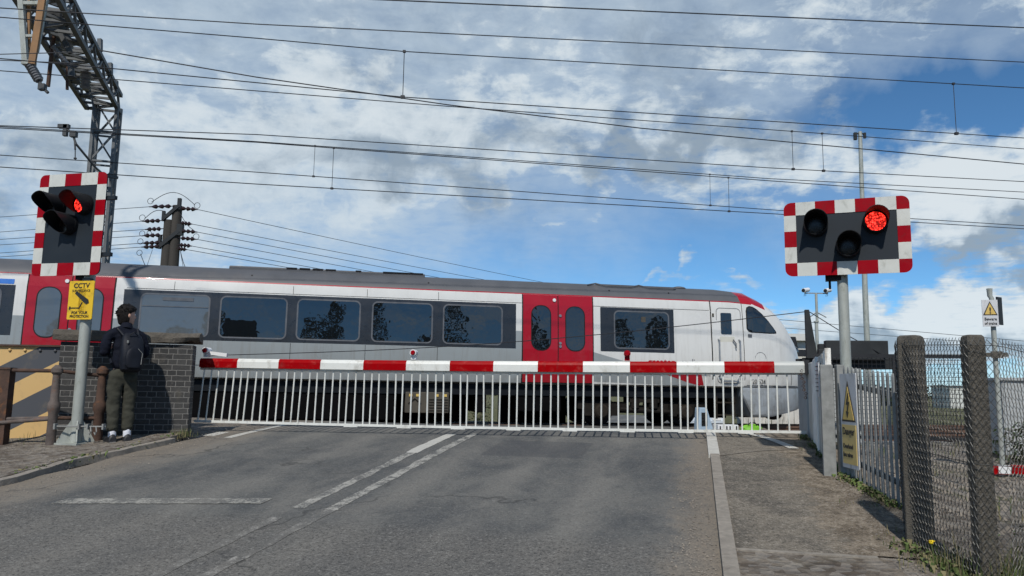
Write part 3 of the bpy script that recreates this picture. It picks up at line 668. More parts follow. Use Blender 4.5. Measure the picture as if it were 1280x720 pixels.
# cab side window
cwu = [(2.77, 3.02), (2.80, 3.12), (2.88, 3.165), (2.98, 3.15), (3.10, 3.09), (3.25, 2.97), (3.42, 2.80), (3.58, 2.62), (3.68, 2.50)]
cwl = [(2.77, 2.56), (2.82, 2.48), (2.9, 2.455), (3.5, 2.445), (3.68, 2.46)]
q = decal('cab_side_window', 2.77, 3.68, lambda s: lerp(cwl, s), lambda s: max(lerp(cwl, s)+.01, lerp(cwu, s)), 'rubber', train, .006, 30)
decal('pane', 2.80, 3.64, lambda s: lerp(cwl, s)+.025, lambda s: max(lerp(cwl, s)+.03, lerp(cwu, s)-.03), 'glass', q, .010, 30)
mb = MB(); mb.box(side(2.86, 2.37, .01), (.11, .01, .08)); mb.build('cab_vent', 'frame_grey', train)
mb = MB(); mb.tube([side(3.15+.16*math.cos(R(a)), 1.78+.16*math.sin(R(a)), .003) for a in range(0, 190, 15)], .006, 4); mb.build('hatch_outline', 'frame_grey', train)
mb = MB(); mb.box(side(1.83, 2.88, .006), (.05, .01, .09)); mb.build('cab_notice', 'beige', train)
mb = MB(); mb.ball((4.60, HW-.62, 2.02), (.1, .1, .16)); mb.build('headlight', 'glass', train)
# cab skirt and snowplough
mb = MB(); rings = []
for s, f_ in ((2.62, 1), (2.9, 1), (3.5, .955), (4.0, .87), (4.38, .72), (4.66, .54), (4.82, .33), (4.88, .2)):
    lo = lerp([(2.62, .80), (2.78, .55), (2.9, .26), (3.5, .27), (4.3, .42), (5.06, .58)], s); y0 = 1.36*f_
    rings.append([Vector((s, HW-y, z)) for y, z in ((y0*.97, lo), (y0, lo+.06), (y0+.01, .93), (y0, 1.015))]+[Vector((s, HW+y, z)) for y, z in ((y0, 1.015), (y0+.01, .93), (y0, lo+.06), (y0*.97, lo))])
mb.loft(rings); mb.build('cab_skirt', 'skirt_grey', train, sharp=30)
decal('skirt_band', 2.68, 4.82, lambda s: 1.002, lambda s: 1.06, 'frame_grey', train, .012, 30, 2)
mb = MB(); mb.cyl((4.7, HW, .9), (5.05, HW, .9), .16, .14); mb.box((5.1, HW, .9), (.16, .3, .36)); mb.build('coupler', 'dark_steel', train)
mb = MB(); mb.ball((3.8, .62, .30), (.25, .2, .13)); mb.box((3.3, .8, .33), (.8, .4, .2)); mb.build('lifeguard', 'rubber', train)
# roof kit
mb = MB(); mb.box((-8.0, .95, 3.66), (4.7, .5, .13)); mb.box((-8.0, 1.5, 3.72), (4.7, .9, .06)); mb.build('roof_unit', 'roof_grey', train, bevel=.03)
for x, wv_ in [(-8.9+k*.31, .25) for k in range(4)]+[(-6.2, 1.0), (-7.3, .14)]: mb = MB(); mb.box((x, .90, 3.712), (wv_, .4, .055)); mb.build('roof_vent', 'rubber', train)
for k in (-4.9, -10.3, -.9, 1.0, 2.0):
    pass
for s in (-9.75, -5.6, -.95, .68): mb = MB(); mb.cyl((s, .27, 3.42), (s, .22, 3.44), .02); mb.build('roof_bolt', 'rubber', train)
mb = MB(); mb.tube([(-1.45, .5, 3.60), (-1.2, .6, 3.66), (-.95, .42, 3.58), (-.3, .42, 3.58), (.0, .6, 3.66), (.2, .42, 3.58), (.9, .42, 3.58), (1.0, .5, 3.60)], .018, 6)
mb.box((.0, .8, 3.62), (2.3, .3, .08)); mb.ball((1.2, .75, 3.64), (.2, .15, .06)); mb.build('roof_cable', 'roof_grey', train)
# underframe
mb = MB(); mb.box((-8.3, HW, .86), (21.6, 2.36, .26)); mb.build('solebar', 'solebar', train)
for s0, s1, z0, m in ((-16.3, -12.8, .12, 'under'), (-12.5, -9.3, .08, 'under'), (-9.2, -6.3, .10, 'under'), (-4.35, -4.1, .3, 'under'), (-3.3, -2.2, .34, 'under')):
    mb = MB(); mb.box(((s0+s1)/2, HW, (z0+.74)/2), (s1-s0, 2.3, .74-z0)); mb.build('equipment_case', m, train, bevel=.03)
for s0, s1 in ((-12.6, -4.4), (-3.5, -1.75)):
    mb = MB(); mb.box(((s0+s1)/2, HW+.3, .38), (s1-s0, .5, .72)); mb.build('dark_backing', 'under', train)  # added dark backing, blocks the sunlit ground showing under the floor
mb = MB(); mb.box((-5.55, .75, .53), (1.05, 1.1, .50)); ob = mb.build('battery_box', 'beige', train, bevel=.02)
mb = MB()
for k in range(5): mb.box((-5.28, .19, .34+k*.065), (.46, .012, .016))
mb.tube([(-6.0, .19, .5), (-5.85, .18, .62), (-5.7, .19, .5)], .012, 5); mb.build('louvre', 'under_lit', ob)
for s_ in (-5.95, -5.78, -5.32, -5.12): mb = MB(); mb.box((s_, .19, .70), (.08, .014, .06)); mb.build('warning_plate', 'sign_yellow', ob)
def bogie(s):
    mb = MB()
    mb.bar((s-1.75, .42, .52), (s-.45, .42, .50), .12, .2); mb.bar((s-.45, .42, .5), (s+.45, .42, .34), .12, .18) if False else mb.bar((s-.6, .42, .42), (s+.6, .42, .42), .14, .2)
    mb.bar((s+.45, .42, .50), (s+1.75, .42, .52), .12, .2); mb.box((s, .5, .66), (.8, .5, .14))
    for d in (-1.15, 1.15):
        mb.box((s+d, .36, .31), (.42, .16, .2)); mb.box((s+d-.36, .36, .40), (.2, .14, .3)); mb.box((s+d+.36, .36, .40), (.2, .14, .3))
    mb.cyl((s-.25, .32, .45), (s-.25, .32, .7), .12); mb.cyl((s+.25, .32, .45), (s+.25, .32, .7), .12)
    mb.tube([(s-.65, .3, .42), (s+.7, .3, .36)], .05, 8); mb.bar((s-.5, .3, .35), (s-.05, .3, .66), .04, .05); mb.bar((s+.9, .3, .3), (s+1.0, .3, .68), .04, .05)
    bo = mb.build('bogie', 'under_lit', train)
    for d in (-1.15, 1.15):
        for y in (.62, 2*HW-.62):
            mb = MB(); mb.tube([(s+d, y-.07, .42), (s+d, y-.06, .42), (s+d, y+.06, .42), (s+d, y+.065, .42), (s+d, y+.09, .42)], [.3, .40, .42, .45, .45], 28)
            wl = mb.build('wheel', 'wheel', bo)
        mb = MB(); mb.tube([(s+d, .20, .36), (s+d, .24, .36), (s+d, .5, .36)], [.14, .185, .2], 18); mb.build('axlebox', 'hub', bo)
        mb = MB(); mb.cyl((s+d, .6, .42), (s+d, 2*HW-.6, .42), .09); mb.build('axle', 'under', bo)
bogie(.01); bogie(-15.9)
mb = MB()
for s in (1.95, 2.45): mb.bar((s, .2, .78), (s, .2, .2), .05, .06)
for z in (.62, .3): mb.bar((1.9, .2, z), (2.5, .2, z), .08, .035)
mb.build('footstep', 'hub', train)
mb = MB(); mb.box((2.2, HW+.3, .5), (.75, 1.6, .6)); mb.build('cab_equipment', 'under', train)

# ------------------------------------------------------------------ barrier
BL, BR_ = Vector((-4.57, 11.4, 1.965)), Vector((3.90, 10.25, 2.00))
bdir = (BR_-BL); blen = bdir.length; bz = math.atan2(bdir.y, bdir.x)
bar = thing('crossing_barrier', 'long red and white striped level crossing barrier lowered across the road with a white skirt', 'barrier', (3.95, 10.24, pt(1.3, 10.9).z), bz)
loc = lambda s, y, z: Vector((s-blen-.05, y, z-bar.location.z))            # s along the boom from its tip, world z
bzs = lambda s: BL.z+(BR_.z-BL.z)*s/blen - .02*math.sin(math.pi*s/blen)
cuts = [0, 0.59, 1.222, 1.857, 2.495, 3.123, 3.753, 4.373, 4.995, 5.619, 6.255, 6.88, 7.506, 8.154, blen]
mb = MB()
for i, (a, b) in enumerate(zip(cuts, cuts[1:])):
    mb.mi = 2 if i == len(cuts)-2 else i % 2
    rings = []
    for s in (a, (a+b)/2, b):
        z = bzs(s); hh = .067+.010*s/blen
        rings.append([loc(s, y*.055, z+q*hh) for y, q in ((-1, -1), (-1, .3), (-.75, .75), (-.3, 1), (.3, 1), (.75, .75), (1, .3), (1, -1))])
    mb.loft(rings, smooth=False)
mb.build('boom', ['boom_red', 'boom_white', 'boom_grey'], bar)
mb = MB(); zb = lambda s: bzs(s)-.85
mb.tube([loc(s_*blen/10, 0, bzs(s_*blen/10)-.082) for s_ in range(11)], .021, 8)
for k in range(11):
    a, b = max(0, k*blen/11-.0), (k+1)*blen/11
    mb.bar(loc(a+.002-(.05 if k == 0 else 0), 0, zb(a)), loc(b-.002, 0, zb(b)), .03, .034)
    if 2 <= k <= 9: mb.bar(loc(b-.1, -.004, zb(b)-.006), loc(b+.1, -.004, zb(b)-.006), .036, .044)
nb = 72
for k in range(nb):
    s = .06+(blen-.3)*k/(nb-1)+random.gauss(0, .006); lean = .05*max(0, 1-k/24)+random.gauss(0, .006)
    mb.cyl(loc(s, 0, bzs(s)-.1), loc(s-lean, 0, zb(s)), .0112, n=8)
mb.build('skirt', 'boom_white', bar)
for s, pnt in ((.08, -1), (3.22, 0), (6.22, 0)):
    mb = MB(); z = bzs(s)+.085
    mb.box(loc(s, 0, z+.03), (.07, .07, .06)); mb.tube([loc(s, -.07, z+.095), loc(s, .06, z+.095)], .046, 14)
    lp = mb.build('boom_lamp', 'plastic_white', bar) if s < 6 else mb.build('boom_lamp', 'red_sign', bar)
    mb = MB(); mb.tube([loc(s, -.095, z+.095), loc(s, -.072, z+.095)], [.026, .036], 14); mb.build('lens', 'red_sign', lp)
    if s < 1: mb = MB(); mb.bar(loc(s+.05, 0, z+.06), loc(s+.32, 0, z+.03), .04, .05); mb.build('wire_shackle', 'plastic_white', bar)
# mast fin, stay wire, counterweight arms behind the fence
finb = loc(blen+.12, 0, 0); 
mb = MB(); x0 = blen+.03; y0 = 0
mb.prism([loc(x0, -.03, 2.12), loc(x0+.14, -.03, 2.12), loc(x0+.05, -.03, 2.765), loc(x0, -.03, 2.765)], (0, .06, 0)); mb.build('stay_post', 'dark_steel', bar)
mb = MB(); mb.tube([loc(.12, .02, bzs(0)+.10), loc(.3, .02, bzs(.2)+.115)] + [loc(.3+(x0-.3)*k/12, .02, 2.08+(2.74-2.08)*k/12-.12*math.sin(math.pi*k/12)) for k in range(1, 13)], .006, 5)
mb.tube([loc(x0+.05, .02, 2.75), loc(x0+.5, .02, 2.45), loc(x0+1.0, -.1, 2.13)], .006, 5); mb.build('stay_wire', 'wire', bar)
mb = MB(); mb.bar(loc(x0-.02, .12, 2.05), loc(x0+1.3, .12, 2.08), .06, .16); mb.bar(loc(x0-.02, .5, 2.05), loc(x0+1.3, .5, 2.08), .06, .16); mb.build('counterweight_arm', 'dark_steel', bar)
mb = MB(); mb.box(loc(x0+.63, .0, 2.23), (.78, .12, .25)); mb.box(loc(x0+.24, .05, 2.17), (.16, .1, .14)); mb.box(loc(x0+.63, .5, 2.23), (.7, .12, .22)); mb.build('counterweight', 'dark_steel', bar, bevel=.008)
mb = MB(); mb.box(loc(x0+.35, .3, 1.5), (.7, .5, 1.0)); mb.build('machine_housing', 'cabinet', bar, bevel=.02)
mb = MB(); mb.box(loc(blen+.02, 0, bzs(blen)), (.06, .14, .19)); mb.build('boom_socket', 'black', bar)
# machine cage
cage = thing('barrier_machine_cage', 'dark wire mesh cage around the barrier machine behind the pale fence', 'cage', (4.35, 9.4, gz(4.35, 9.4)), -R(12))
cz0 = 1.0; topz = 2.12-cage.location.z
mb = MB(); mb.bar((-.6, 0, topz), (1.25, 0, topz), .035, .045); mb.bar((-.6, 0, .2), (1.25, 0, .2), .035, .035)
for x in (-.6, .3, 1.25): mb.bar((x, 0, -.05), (x, 0, topz), .04, .04)
mb.build('cage_frame', 'black', cage)
mb = MB()
for k in range(38): mb.cyl((-.6+k*.05, 0, .2), (-.6+k*.05, 0, topz), .0028, n=4)
for k in range(22): mb.cyl((-.6, .004, topz-k*.05), (1.25, .004, topz-k*.05), .0028, n=4)
mb.build('cage_mesh', 'wire', cage)

# ------------------------------------------------------------------ wig-wag signals
def wigwag(name, label, base, pole_h, pole_r, cx, cz, Wd, Ht, nx, ny, bx, bzv, lamps, lens_r, lit, hood_len, rzv):
    t = thing(name, label, 'traffic light', base, rzv, 'flashing level crossing signals')
    mb = MB(); mb.tube([(0, 0, -.05), (0, 0, pole_h)], pole_r, 20); mb.build('pole', 'galv_pole', t)
    yb = -pole_r-.06
    mb = MB(); mb.prism([(cx+a, yb, cz+b) for a, b in rrect(Wd-.01, Ht-.01, .075, 6)], (0, .02, 0)); mb.box((0, yb+.05, cz+Ht*.25), (Wd*.7, .05, .05)); mb.box((0, yb+.05, cz-Ht*.3), (Wd*.7, .05, .05))
    bd = mb.build('backboard', 'board', t)
    brd = MB(); iw, ih = Wd-2*bx, Ht-2*bzv
    cells = []
    r = .075
    for k in range(nx):
        x0 = -Wd/2 + (0 if k == 0 else bx+(iw/(nx-2))*(k-1)); x1 = -Wd/2 + (bx if k == 0 else Wd if k == nx-1 else bx+(iw/(nx-2))*k)
        for sgn in (-1, 1): cells.append((x0, x1, sgn*(Ht/2-bzv/2)-bzv/2, sgn*(Ht/2-bzv/2)+bzv/2, k % 2, (k == 0, k == nx-1, sgn)))
    for k in range(1, ny-1):
        z0 = -Ht/2+bzv+(ih/(ny-2))*(k-1)
        for sgn in (-1, 1): cells.append((sgn*(Wd/2-bx/2)-bx/2, sgn*(Wd/2-bx/2)+bx/2, z0, z0+ih/(ny-2), k % 2, (0, 0, 0)))
    for x0, x1, z0, z1, c, cor in cells:
        brd.mi = c; poly = [(x0, z0), (x1, z0), (x1, z1), (x0, z1)]
        if cor[0] or cor[1]:
            ci = {(1, -1): 0, (0, -1): 1, (0, 1): 2, (1, 1): 3}[(1 if cor[0] else 0, cor[2])]
            px, pz = poly[ci]; sx = 1 if cor[0] else -1; sz = -cor[2]; arc = []
            for a in range(0, 91, 15):
                arc.append((px+sx*(r-r*math.cos(R(a))), pz+sz*(r-r*math.sin(R(a)))))
            if ci in (0, 2): arc = arc if ci == 0 else arc
            prev_ = poly[ci-1]; 
            if (Vector(arc[0])-Vector(prev_)).length > (Vector(arc[-1])-Vector(prev_)).length: arc = arc[::-1]
            poly = poly[:ci]+arc+poly[ci+1:]
        brd.prism([(cx+x, yb-.006, cz+z) for x, z in poly], (0, .004, 0))
    brd.build('striped_border', ['red_sign', 'white_sign'], t)
    for i, (lx, lz) in enumerate(lamps):
        hr = lens_r*1.18; c0 = Vector((cx+lx, yb, cz+lz))
        h = MB(); h.tube([c0+Vector((0, -.002, 0)), c0+Vector((0, -.05, 0))], hr*1.03, 28)
        hd = h.build('lamp_housing', 'hood', t)
        h = MB(); ns = 30; outer = []; inner = []
        for ring_i in range(2):
            oo, ii = [], []
            for k in range(ns+1):
                a = R(-90+360*k/ns); ca, sa = math.cos(a), math.sin(a)
                L = hood_len*(.30+.70*sstep(-1., .55, sa)) if ring_i else .0
                dv = Vector((0, -.03-L, 0))
                rr = hr*(1.0-.04*ring_i)
                oo.append(c0+dv+Vector((rr*ca, 0, rr*sa))); ii.append(c0+dv+Vector(((rr-.006)*ca, 0, (rr-.006)*sa)))
            outer.append(oo); inner.append(ii)
        h.loft([inner[0], inner[1], outer[1], outer[0]], closed=False, cap=False); h.build('hood', 'hood', hd)
        h = MB(); h.tube([c0+Vector((0, -.045, 0)), c0+Vector((0, -.06, 0)), c0+Vector((0, -.068, 0))], [lens_r, lens_r*.93, lens_r*.5], 28)
        h.build('lens', 'lens_on' if i == lit else 'lens_amber' if i == 2 else 'lens_off', hd)
    mb = MB(); mb.box((-.03-pole_r, 0, cz-Ht/2-.01), (.16, .1, .07)); mb.cyl((-.07-pole_r, 0, cz-Ht/2-.02), (-.07-pole_r, 0, cz-Ht/2-.13), .012); mb.build('cable_gland', 'hood', t)
    return t
bR = Vector((3.40, 7.82, 0)); bR.z = gz(bR.x, bR.y)
wigR = wigwag('level_crossing_signal', 'landscape format crossing signal with one red lamp lit, on a post behind the palisade', bR, 3.25-bR.z, .052, .045, 3.245-bR.z, 1.185, .78, 7, 5, .118, .138,
       [(-.285, .135), (.275, .135), (.015, -.10)], .100, 1, .27, -R(21))
bL = Vector((-5.51, 9.93, 0)); bL.z = pt(bL.x*RP.x+bL.y*RP.y, bL.x*RD.x+bL.y*RD.y).z+.05
wigL = wigwag('level_crossing_signal', 'portrait format crossing signal by the brick wall, yellow camera notice on its post', bL, 3.75-bL.z, .068, -.27, 3.70-bL.z, 1.05, 1.36, 5, 7, .145, .165,
       [(-.21, .25), (.21, .25), (0, -.01)], .115, 1, .29, -RA)
# base flange and CCTV notice of the left signal
mb = MB(); mb.box((0, 0, .01), (.34, .34, .03))
for k in range(4):
    d = Matrix.Rotation(R(45+90*k), 3, 'Z'); p = [d @ Vector(v) for v in ((.06, -.008, .02), (.21, -.008, .02), (.21, -.008, .05), (.07, -.008, .3))]; mb.prism(p, d @ Vector((0, .016, 0)))
mb.build('base_flange', 'galv_pole', wigL)
nz_ = 2.70-bL.z
mb = MB(); mb.prism([(a-.02, -.10, nz_+b) for a, b in rrect(.38, .50, .015)], (0, .012, 0)); mb.box((0, -.075, nz_), (.1, .05, .3)); sg = mb.build('camera_notice', 'cctv_yellow', wigL)
TP = lambda x, z: Matrix.Translation((x-.02, -.103, nz_+z)) @ FACE
text('lettering_cctv', 'CCTV', .088, 'sign_black', sg, TP(0, .185), bold=.002, sx=1.05)
text('lettering_surveillance', 'SURVEILLANCE', .043, 'sign_black', sg, TP(0, .12), sx=.95)
text('lettering_for_your', 'FOR YOUR', .05, 'sign_black', sg, TP(0, -.165), bold=.001)
text('lettering_protection', 'PROTECTION', .046, 'sign_black', sg, TP(0, -.212), bold=.001)
mb = MB(); ys = -.106
def P2(x, z): return Vector((x*1.2-.02, ys, nz_+z*1.25+.012))
mb.prism([P2(-.075, .06), P2(-.055, .085), P2(.10, -.005), P2(.11, -.04), P2(.075, -.055)], (0, .004, 0))
mb.prism([P2(.02, -.03), P2(.032, -.03), P2(-.005, -.095), P2(-.12, -.095), P2(-.12, -.086), P2(-.012, -.086)], (0, .004, 0)); mb.prism([P2(-.135, -.075), P2(-.12, -.075), P2(-.12, -.106), P2(-.135, -.106)], (0, .004, 0))
mb.build('camera_symbol', 'sign_black', sg)
mb = MB(); mb.box((.03, -.06, 2.955-bL.z), (.12, .06, .06)); mb.build('bracket', 'black', wigL)

# ------------------------------------------------------------------ brick wall, striped beam, railing
wl0, wl1 = Vector((-6.03, 10.30, 0)), Vector((-4.40, 10.76, 0)); wa = math.atan2((wl1-wl0).y, (wl1-wl0).x); wlen = (wl1-wl0).length
wall = thing('brick_wall', 'low dark engineering brick wall with a crumbling stone coping behind the standing person', 'wall', (wl0.x, wl0.y, .72), wa)
mb = MB(); mb.box((wlen/2-.02, .2, .72), (wlen-.04, .38, 1.5)); mb.build('brickwork', 'brick', wall)
mb = MB(); rings = []
for k in range(34):
    x = -.09+(wlen+.13)*k/33; n1 = lambda s: .013*noise.noise(Vector((x*5, s, 2.))) 
    dr = .05*sstep(wlen-.35, wlen, x); er = .03*abs(noise.noise(Vector((x*9, 5, 1))))
    rings.append([Vector((x, y, z)) for y, z in ((-.05+er+dr, 1.49+n1(1)+dr*.9), (-.055+er*.5+n1(2), 1.56+dr*.3), (-.035+n1(3), 1.625+n1(4)-dr*.2), (.2, 1.645+n1(5)), (.43, 1.62+n1(6)), (.45, 1.5))])
mb.loft(rings, smooth=False); mb.build('coping', 'coping', wall)
beam = thing('striped_beam', 'yellow and dark grey diagonally striped bridge guard panel behind the rusty railing', 'bridge guard', (-6.32, 10.95, .62), R(2))
mb = MB(); mb.box((-2.3, .1, .77), (4.6, .2, 1.5)); mb.build('panel', 'hazard', beam)
mb = MB(); mb.box((-2.3, .09, 1.535), (4.6, .26, .025)); mb.build('top_flange', 'rust', beam)
mb = MB()
for k in range(14): mb.ball((-.15-k*.21, -.012, 1.47), (.022, .014, .022), 8, 6)
mb.build('bolt', 'hazard', beam)
rail = thing('iron_railing', 'rusty brown iron railing in front of the striped panel and brick wall', 'railing', (-5.76, 9.82, gz(-5.76, 9.82)+.04))
rz0 = rail.location.z
def rp(x, y, z): return Vector((x+5.76, y-9.82, z-rz0))
for (x, y, m, rr) in ((-6.42, 9.86, 'rust', .075), (-5.76, 9.82, 'rust_paint', .05), (-5.34, 10.12, 'rust', .055), (-7.2, 9.9, 'rust', .075)):
    mb = MB(); top = 1.84 if rr < .07 else 1.80
    if rr < .07: mb.tube([rp(x, y, rz0-.05), rp(x, y, rz0+.42), rp(x, y, rz0+.46), rp(x, y, rz0+.54), rp(x, y, rz0+.58), rp(x, y, top-.1), rp(x, y, top-.07), rp(x, y, top-.02), rp(x, y, top+.025)], [rr*1.15, rr*1.1, rr*1.45, rr*1.45, rr, rr*.85, rr*1.35, rr*1.3, rr*.5], 12)
    else: mb.box(rp(x, y, (rz0+top)/2), (.15, .12, top-rz0)); mb.box(rp(x, y, top+.01), (.17, .14, .025))
    mb.build('post', m, rail)
for a, b, m in (((-7.2, 9.86, 1.785), (-5.76, 9.82, 1.79), 'rust'), ((-5.76, 9.82, 1.79), (-5.34, 10.12, 1.74), 'rust'), ((-7.2, 9.86, 1.14), (-5.76, 9.82, 1.2), 'rust_paint'), ((-5.76, 9.82, 1.2), (-5.34, 10.12, 1.19), 'rust'), ((-7.2, 9.8, 1.06), (-5.76, 9.8, 1.19), 'rust_paint')):
    mb = MB(); mb.tube([rp(*a), rp(*b)], .024, 10); mb.build('rail', m, rail)
mb = MB(); mb.tube([(-5.70, 9.76, 1.10), (-5.10, 9.85, 1.10)], .010, 8)
for x in (-5.68, -5.40, -5.30, -5.12): mb.box((x, 9.80+(x+5.4)*.15, 1.10), (.02, .07, .07))
for x in (-5.27, -5.2): mb.tube([(x, 9.81, 1.10), (x+.02, 9.79, 1.04), (x, 9.80, 1.0), (x-.02, 9.81, 1.03)], .008, 6)
tag(mb.build('clamp_bar', 'galv'), 'thin metal bar with clamps tying the signal post to the rusty railing', 'clamp bar')

# ------------------------------------------------------------------ pale fence, palisade, chain link
def gfoot(x, y): return gz(x, y)
wf = thing('white_fence', 'peeling white painted board fence beside the barrier machine', 'fence', (3.6, 9.1, .9))
wo = wf.location
def board(x0, y0, x1, y1, z1a, z1b, th, m, nm='board', parent=wf, o=None):
    a, b = Vector((x0, y0, 0)), Vector((x1, y1, 0)); d = (b-a).normalized(); nn = Vector((-d.y, d.x, 0))*th
    mb = MB(); N = 9; top = []
    for k in range(N+1):
        u = k/N; q = a+(b-a)*u; top.append(q+Vector((0, 0, z1a+(z1b-z1a)*u+.018*noise.noise(Vector((q.x*9, q.y*9, 1))))))
    poly = [Vector((x0, y0, gfoot(x0, y0)-.05)), Vector((x1, y1, gfoot(x1, y1)-.05))]+top[::-1]
    mb.prism([p-wo for p in poly], nn); return mb.build(nm, m, parent, bevel=.006)
board(3.99, 10.42, 3.86, 9.92, 2.05, 2.05, .1, 'weathered', 'post'); board(3.83, 9.84, 3.60, 9.12, 2.04, 2.08, .06, 'white_wood'); board(3.60, 9.08, 3.53, 8.88, 2.02, 2.03, .05, 'weathered')
board(3.52, 8.84, 3.40, 8.42, 2.05, 2.10, .06, 'weathered'); board(3.39, 8.38, 3.27, 8.02, 2.10, 2.12, .06, 'white_wood')
mb = MB(); mb.prism([Vector(p)-wo for p in ((3.475, 8.75, 1.62), (3.415, 8.53, 1.62), (3.415, 8.53, 2.0), (3.475, 8.75, 2.0))], (-.012, .004, 0)); pl = mb.build('small_notice', 'sign_white', wf)
mb = MB()
for k in range(7): mb.prism([Vector(p)-wo for p in ((3.455, 8.715, 1.68+k*.045), (3.42, 8.585, 1.68+k*.045), (3.42, 8.585, 1.69+k*.045), (3.455, 8.715, 1.69+k*.045))], (-.016, .005, 0))
mb.build('notice_line', 'frame_grey', pl)
mb = MB()
for k in range(9): mb.tube([Vector((3.905+.012*math.sin(k*2), 10.22-.02*k, 2.0-.05*k))-wo + Vector((-.07+.02*math.cos(j*1.6), 0, .02*math.sin(j*1.6))) for j in range(5)], .006, 4)
mb.build('chain', 'rust', wf)
# palisade
pal = thing('palisade_fence', 'grey galvanised palisade fence panel carrying the overhead wires warning sign', 'fence', (3.27, 7.1, gz(3.27, 7.1)))
po = pal.location; A, B = Vector((3.30, 7.66, 0)), Vector((3.245, 6.5, 0)); pdv = (B-A).normalized(); pn = Vector((-abs(pdv.y), pdv.x*(-1 if pdv.y > 0 else 1), 0)); pn = Vector((pdv.y, -pdv.x, 0)); 
if pn.x > 0: pn = -pn
NP = 12
for k in range(NP):
    u = (k+.3)/NP; q = A+(B-A)*u; g = gfoot(q.x, q.y)+.03; tz = 1.93-.10*u; wd = .023
    mb = MB(); pr = [(-wd, .0), (-wd*.55, .009), (-wd*.2, .002), (wd*.2, .002), (wd*.55, .009), (wd, 0)]
    ringz = []
    for z, sc_ in ((g, 1), (tz-.035, 1), (tz-.012, .7), (tz, .25)):
        f_ = [q-po+pdv*(x*sc_)+pn*(d*sc_)+Vector((0, 0, z)) for x, d in pr]; bk = [q-po+pdv*(x*sc_)+pn*(d*sc_-.004)+Vector((0, 0, z)) for x, d in pr[::-1]]
        ringz.append(f_+bk)
    mb.loft(ringz, smooth=False); mb.build('pale', 'galv', pal)
for dz in (.95, .22):
    mb = MB(); a = A-po; b = B-po; mb.bar(a-pn*.03+Vector((0, 0, gfoot(A.x, A.y)+dz)), b-pn*.03+Vector((0, 0, gfoot(B.x, B.y)+dz)), .02, .05); mb.build('rail', 'galv', pal)
for (x, y, wx, wy, tz) in ((3.20, 7.83, .12, .12, 1.945), (3.31, 7.78, .07, .07, 1.945), (3.235, 6.40, .055, .07, 1.80)):
    g = gfoot(x, y)-.05; mb = MB(); mb.box(Vector((x, y, (g+tz)/2))-po, (wx, wy, tz-g), rz=-R(18) if wx > .1 else 0); mb.build('post', 'galv', pal, bevel=.008)
# warning sign on the palisade
sgA = A+pdv*-.01+pn*.035; sgo = thing('warning_sign', 'tall overhead live wires danger sign with a yellow lightning triangle on the palisade', 'sign', sgA+Vector((0, 0, .95)), math.atan2(pdv.y, pdv.x))
# local x runs along the fence towards the camera, -y is the face
SW, SH = .40, .90
mb = MB(); mb.prism([(x+SW/2, 0, z+SH/2) for x, z in rrect(SW, SH, .012)], (0, .008, 0)); mb.build('plate', 'sign_white', sgo)
def tri(x0, x1, z0, z1, y, m, nm, th=.003):
    mb = MB(); mb.prism([(x0, y, z0), (x1, y, z0), ((x0+x1)/2, y, z1)], (0, th, 0)); return mb.build(nm, m, sgo)
tri(.035, .365, .44, .83, -.005, 'sign_black', 'triangle_border'); tri(.062, .338, .458, .775, -.008, 'sign_yellow', 'triangle')
mb = MB(); mb.prism([(x, -.011, z) for x, z in ((.215, .71), (.16, .60), (.20, .60), (.175, .535), (.155, .54), (.185, .475), (.225, .535), (.2, .535), (.245, .63), (.205, .63), (.235, .71))], (0, .003, 0)); mb.build('lightning_symbol', 'sign_black', sgo)
mb = MB(); mb.box((.2, -.004, .225), (.34, .006, .37)); mb.build('yellow_panel', 'sign_pale', sgo)
for s, z, sz in (('Danger', .345, .098), ('Overhead', .205, .062), ('live wires', .125, .062)):
    text('lettering_'+s.split()[0].lower(), s, sz, 'sign_black', sgo, Matrix.Translation((.05, -.009, z)) @ FACE, align='LEFT', bold=.002, sx=.98)
# chain link: two concrete posts and mesh
ch = thing('chain_link_fence', 'rusty grey chain link fence strung over two square concrete posts', 'fence', (2.95, 5.3, gz(2.95, 5.3)))
cho = ch.location
for (x, y, rzv, tz, wd) in ((2.86, 5.50, R(40), 2.075, .145), (2.885, 4.80, R(-5), 2.03, .108)):
    g = gfoot(x, y)-.1; mb = MB(); h = wd/2; c = Vector((x, y, 0))-cho; mt = Matrix.Rotation(rzv, 3, 'Z')
    rings = []
    for z, k in ((g, 1.03), (tz-.04, 1.0), (tz-.012, .93), (tz, .75)):
        rings.append([c+mt @ Vector((sx*h*k*a, sy*h*k*b, 0))+Vector((0, 0, z)) for sx, sy, a, b in ((-1, -1, .8, 1), (1, -1, .8, 1), (1, -1, 1, .8), (1, 1, 1, .8), (1, 1, .8, 1), (-1, 1, .8, 1), (-1, 1, 1, .8), (-1, -1, 1, .8))])
    mb.loft(rings, smooth=False); mb.build('post', 'cement', ch)
mpath = [Vector((3.20, 6.36, 0)), Vector((2.775, 5.56, 0)), Vector((2.795, 5.40, 0)), Vector((2.80, 4.72, 0)), Vector((2.97, 4.68, 0)), Vector((3.5, 5.0, 0)), Vector((4.9, 5.85, 0))]
mtop = [1.80, 2.03, 2.03, 1.995, 1.99, 1.93, 1.83]
cum = [0]
for a, b in zip(mpath, mpath[1:]): cum.append(cum[-1]+(b-a).length)
def mp(s):
    for i in range(len(cum)-1):
        if s <= cum[i+1] or i == len(cum)-2:
            u = (s-cum[i])/(cum[i+1]-cum[i]); q = mpath[i]+(mpath[i+1]-mpath[i])*u; d = (mpath[i+1]-mpath[i]).normalized()
            return q, mtop[i]+(mtop[i+1]-mtop[i])*u, Vector((d.y, -d.x, 0))
mb = MB(); D = .019; DV = .027
ncol = int(cum[-1]/D)
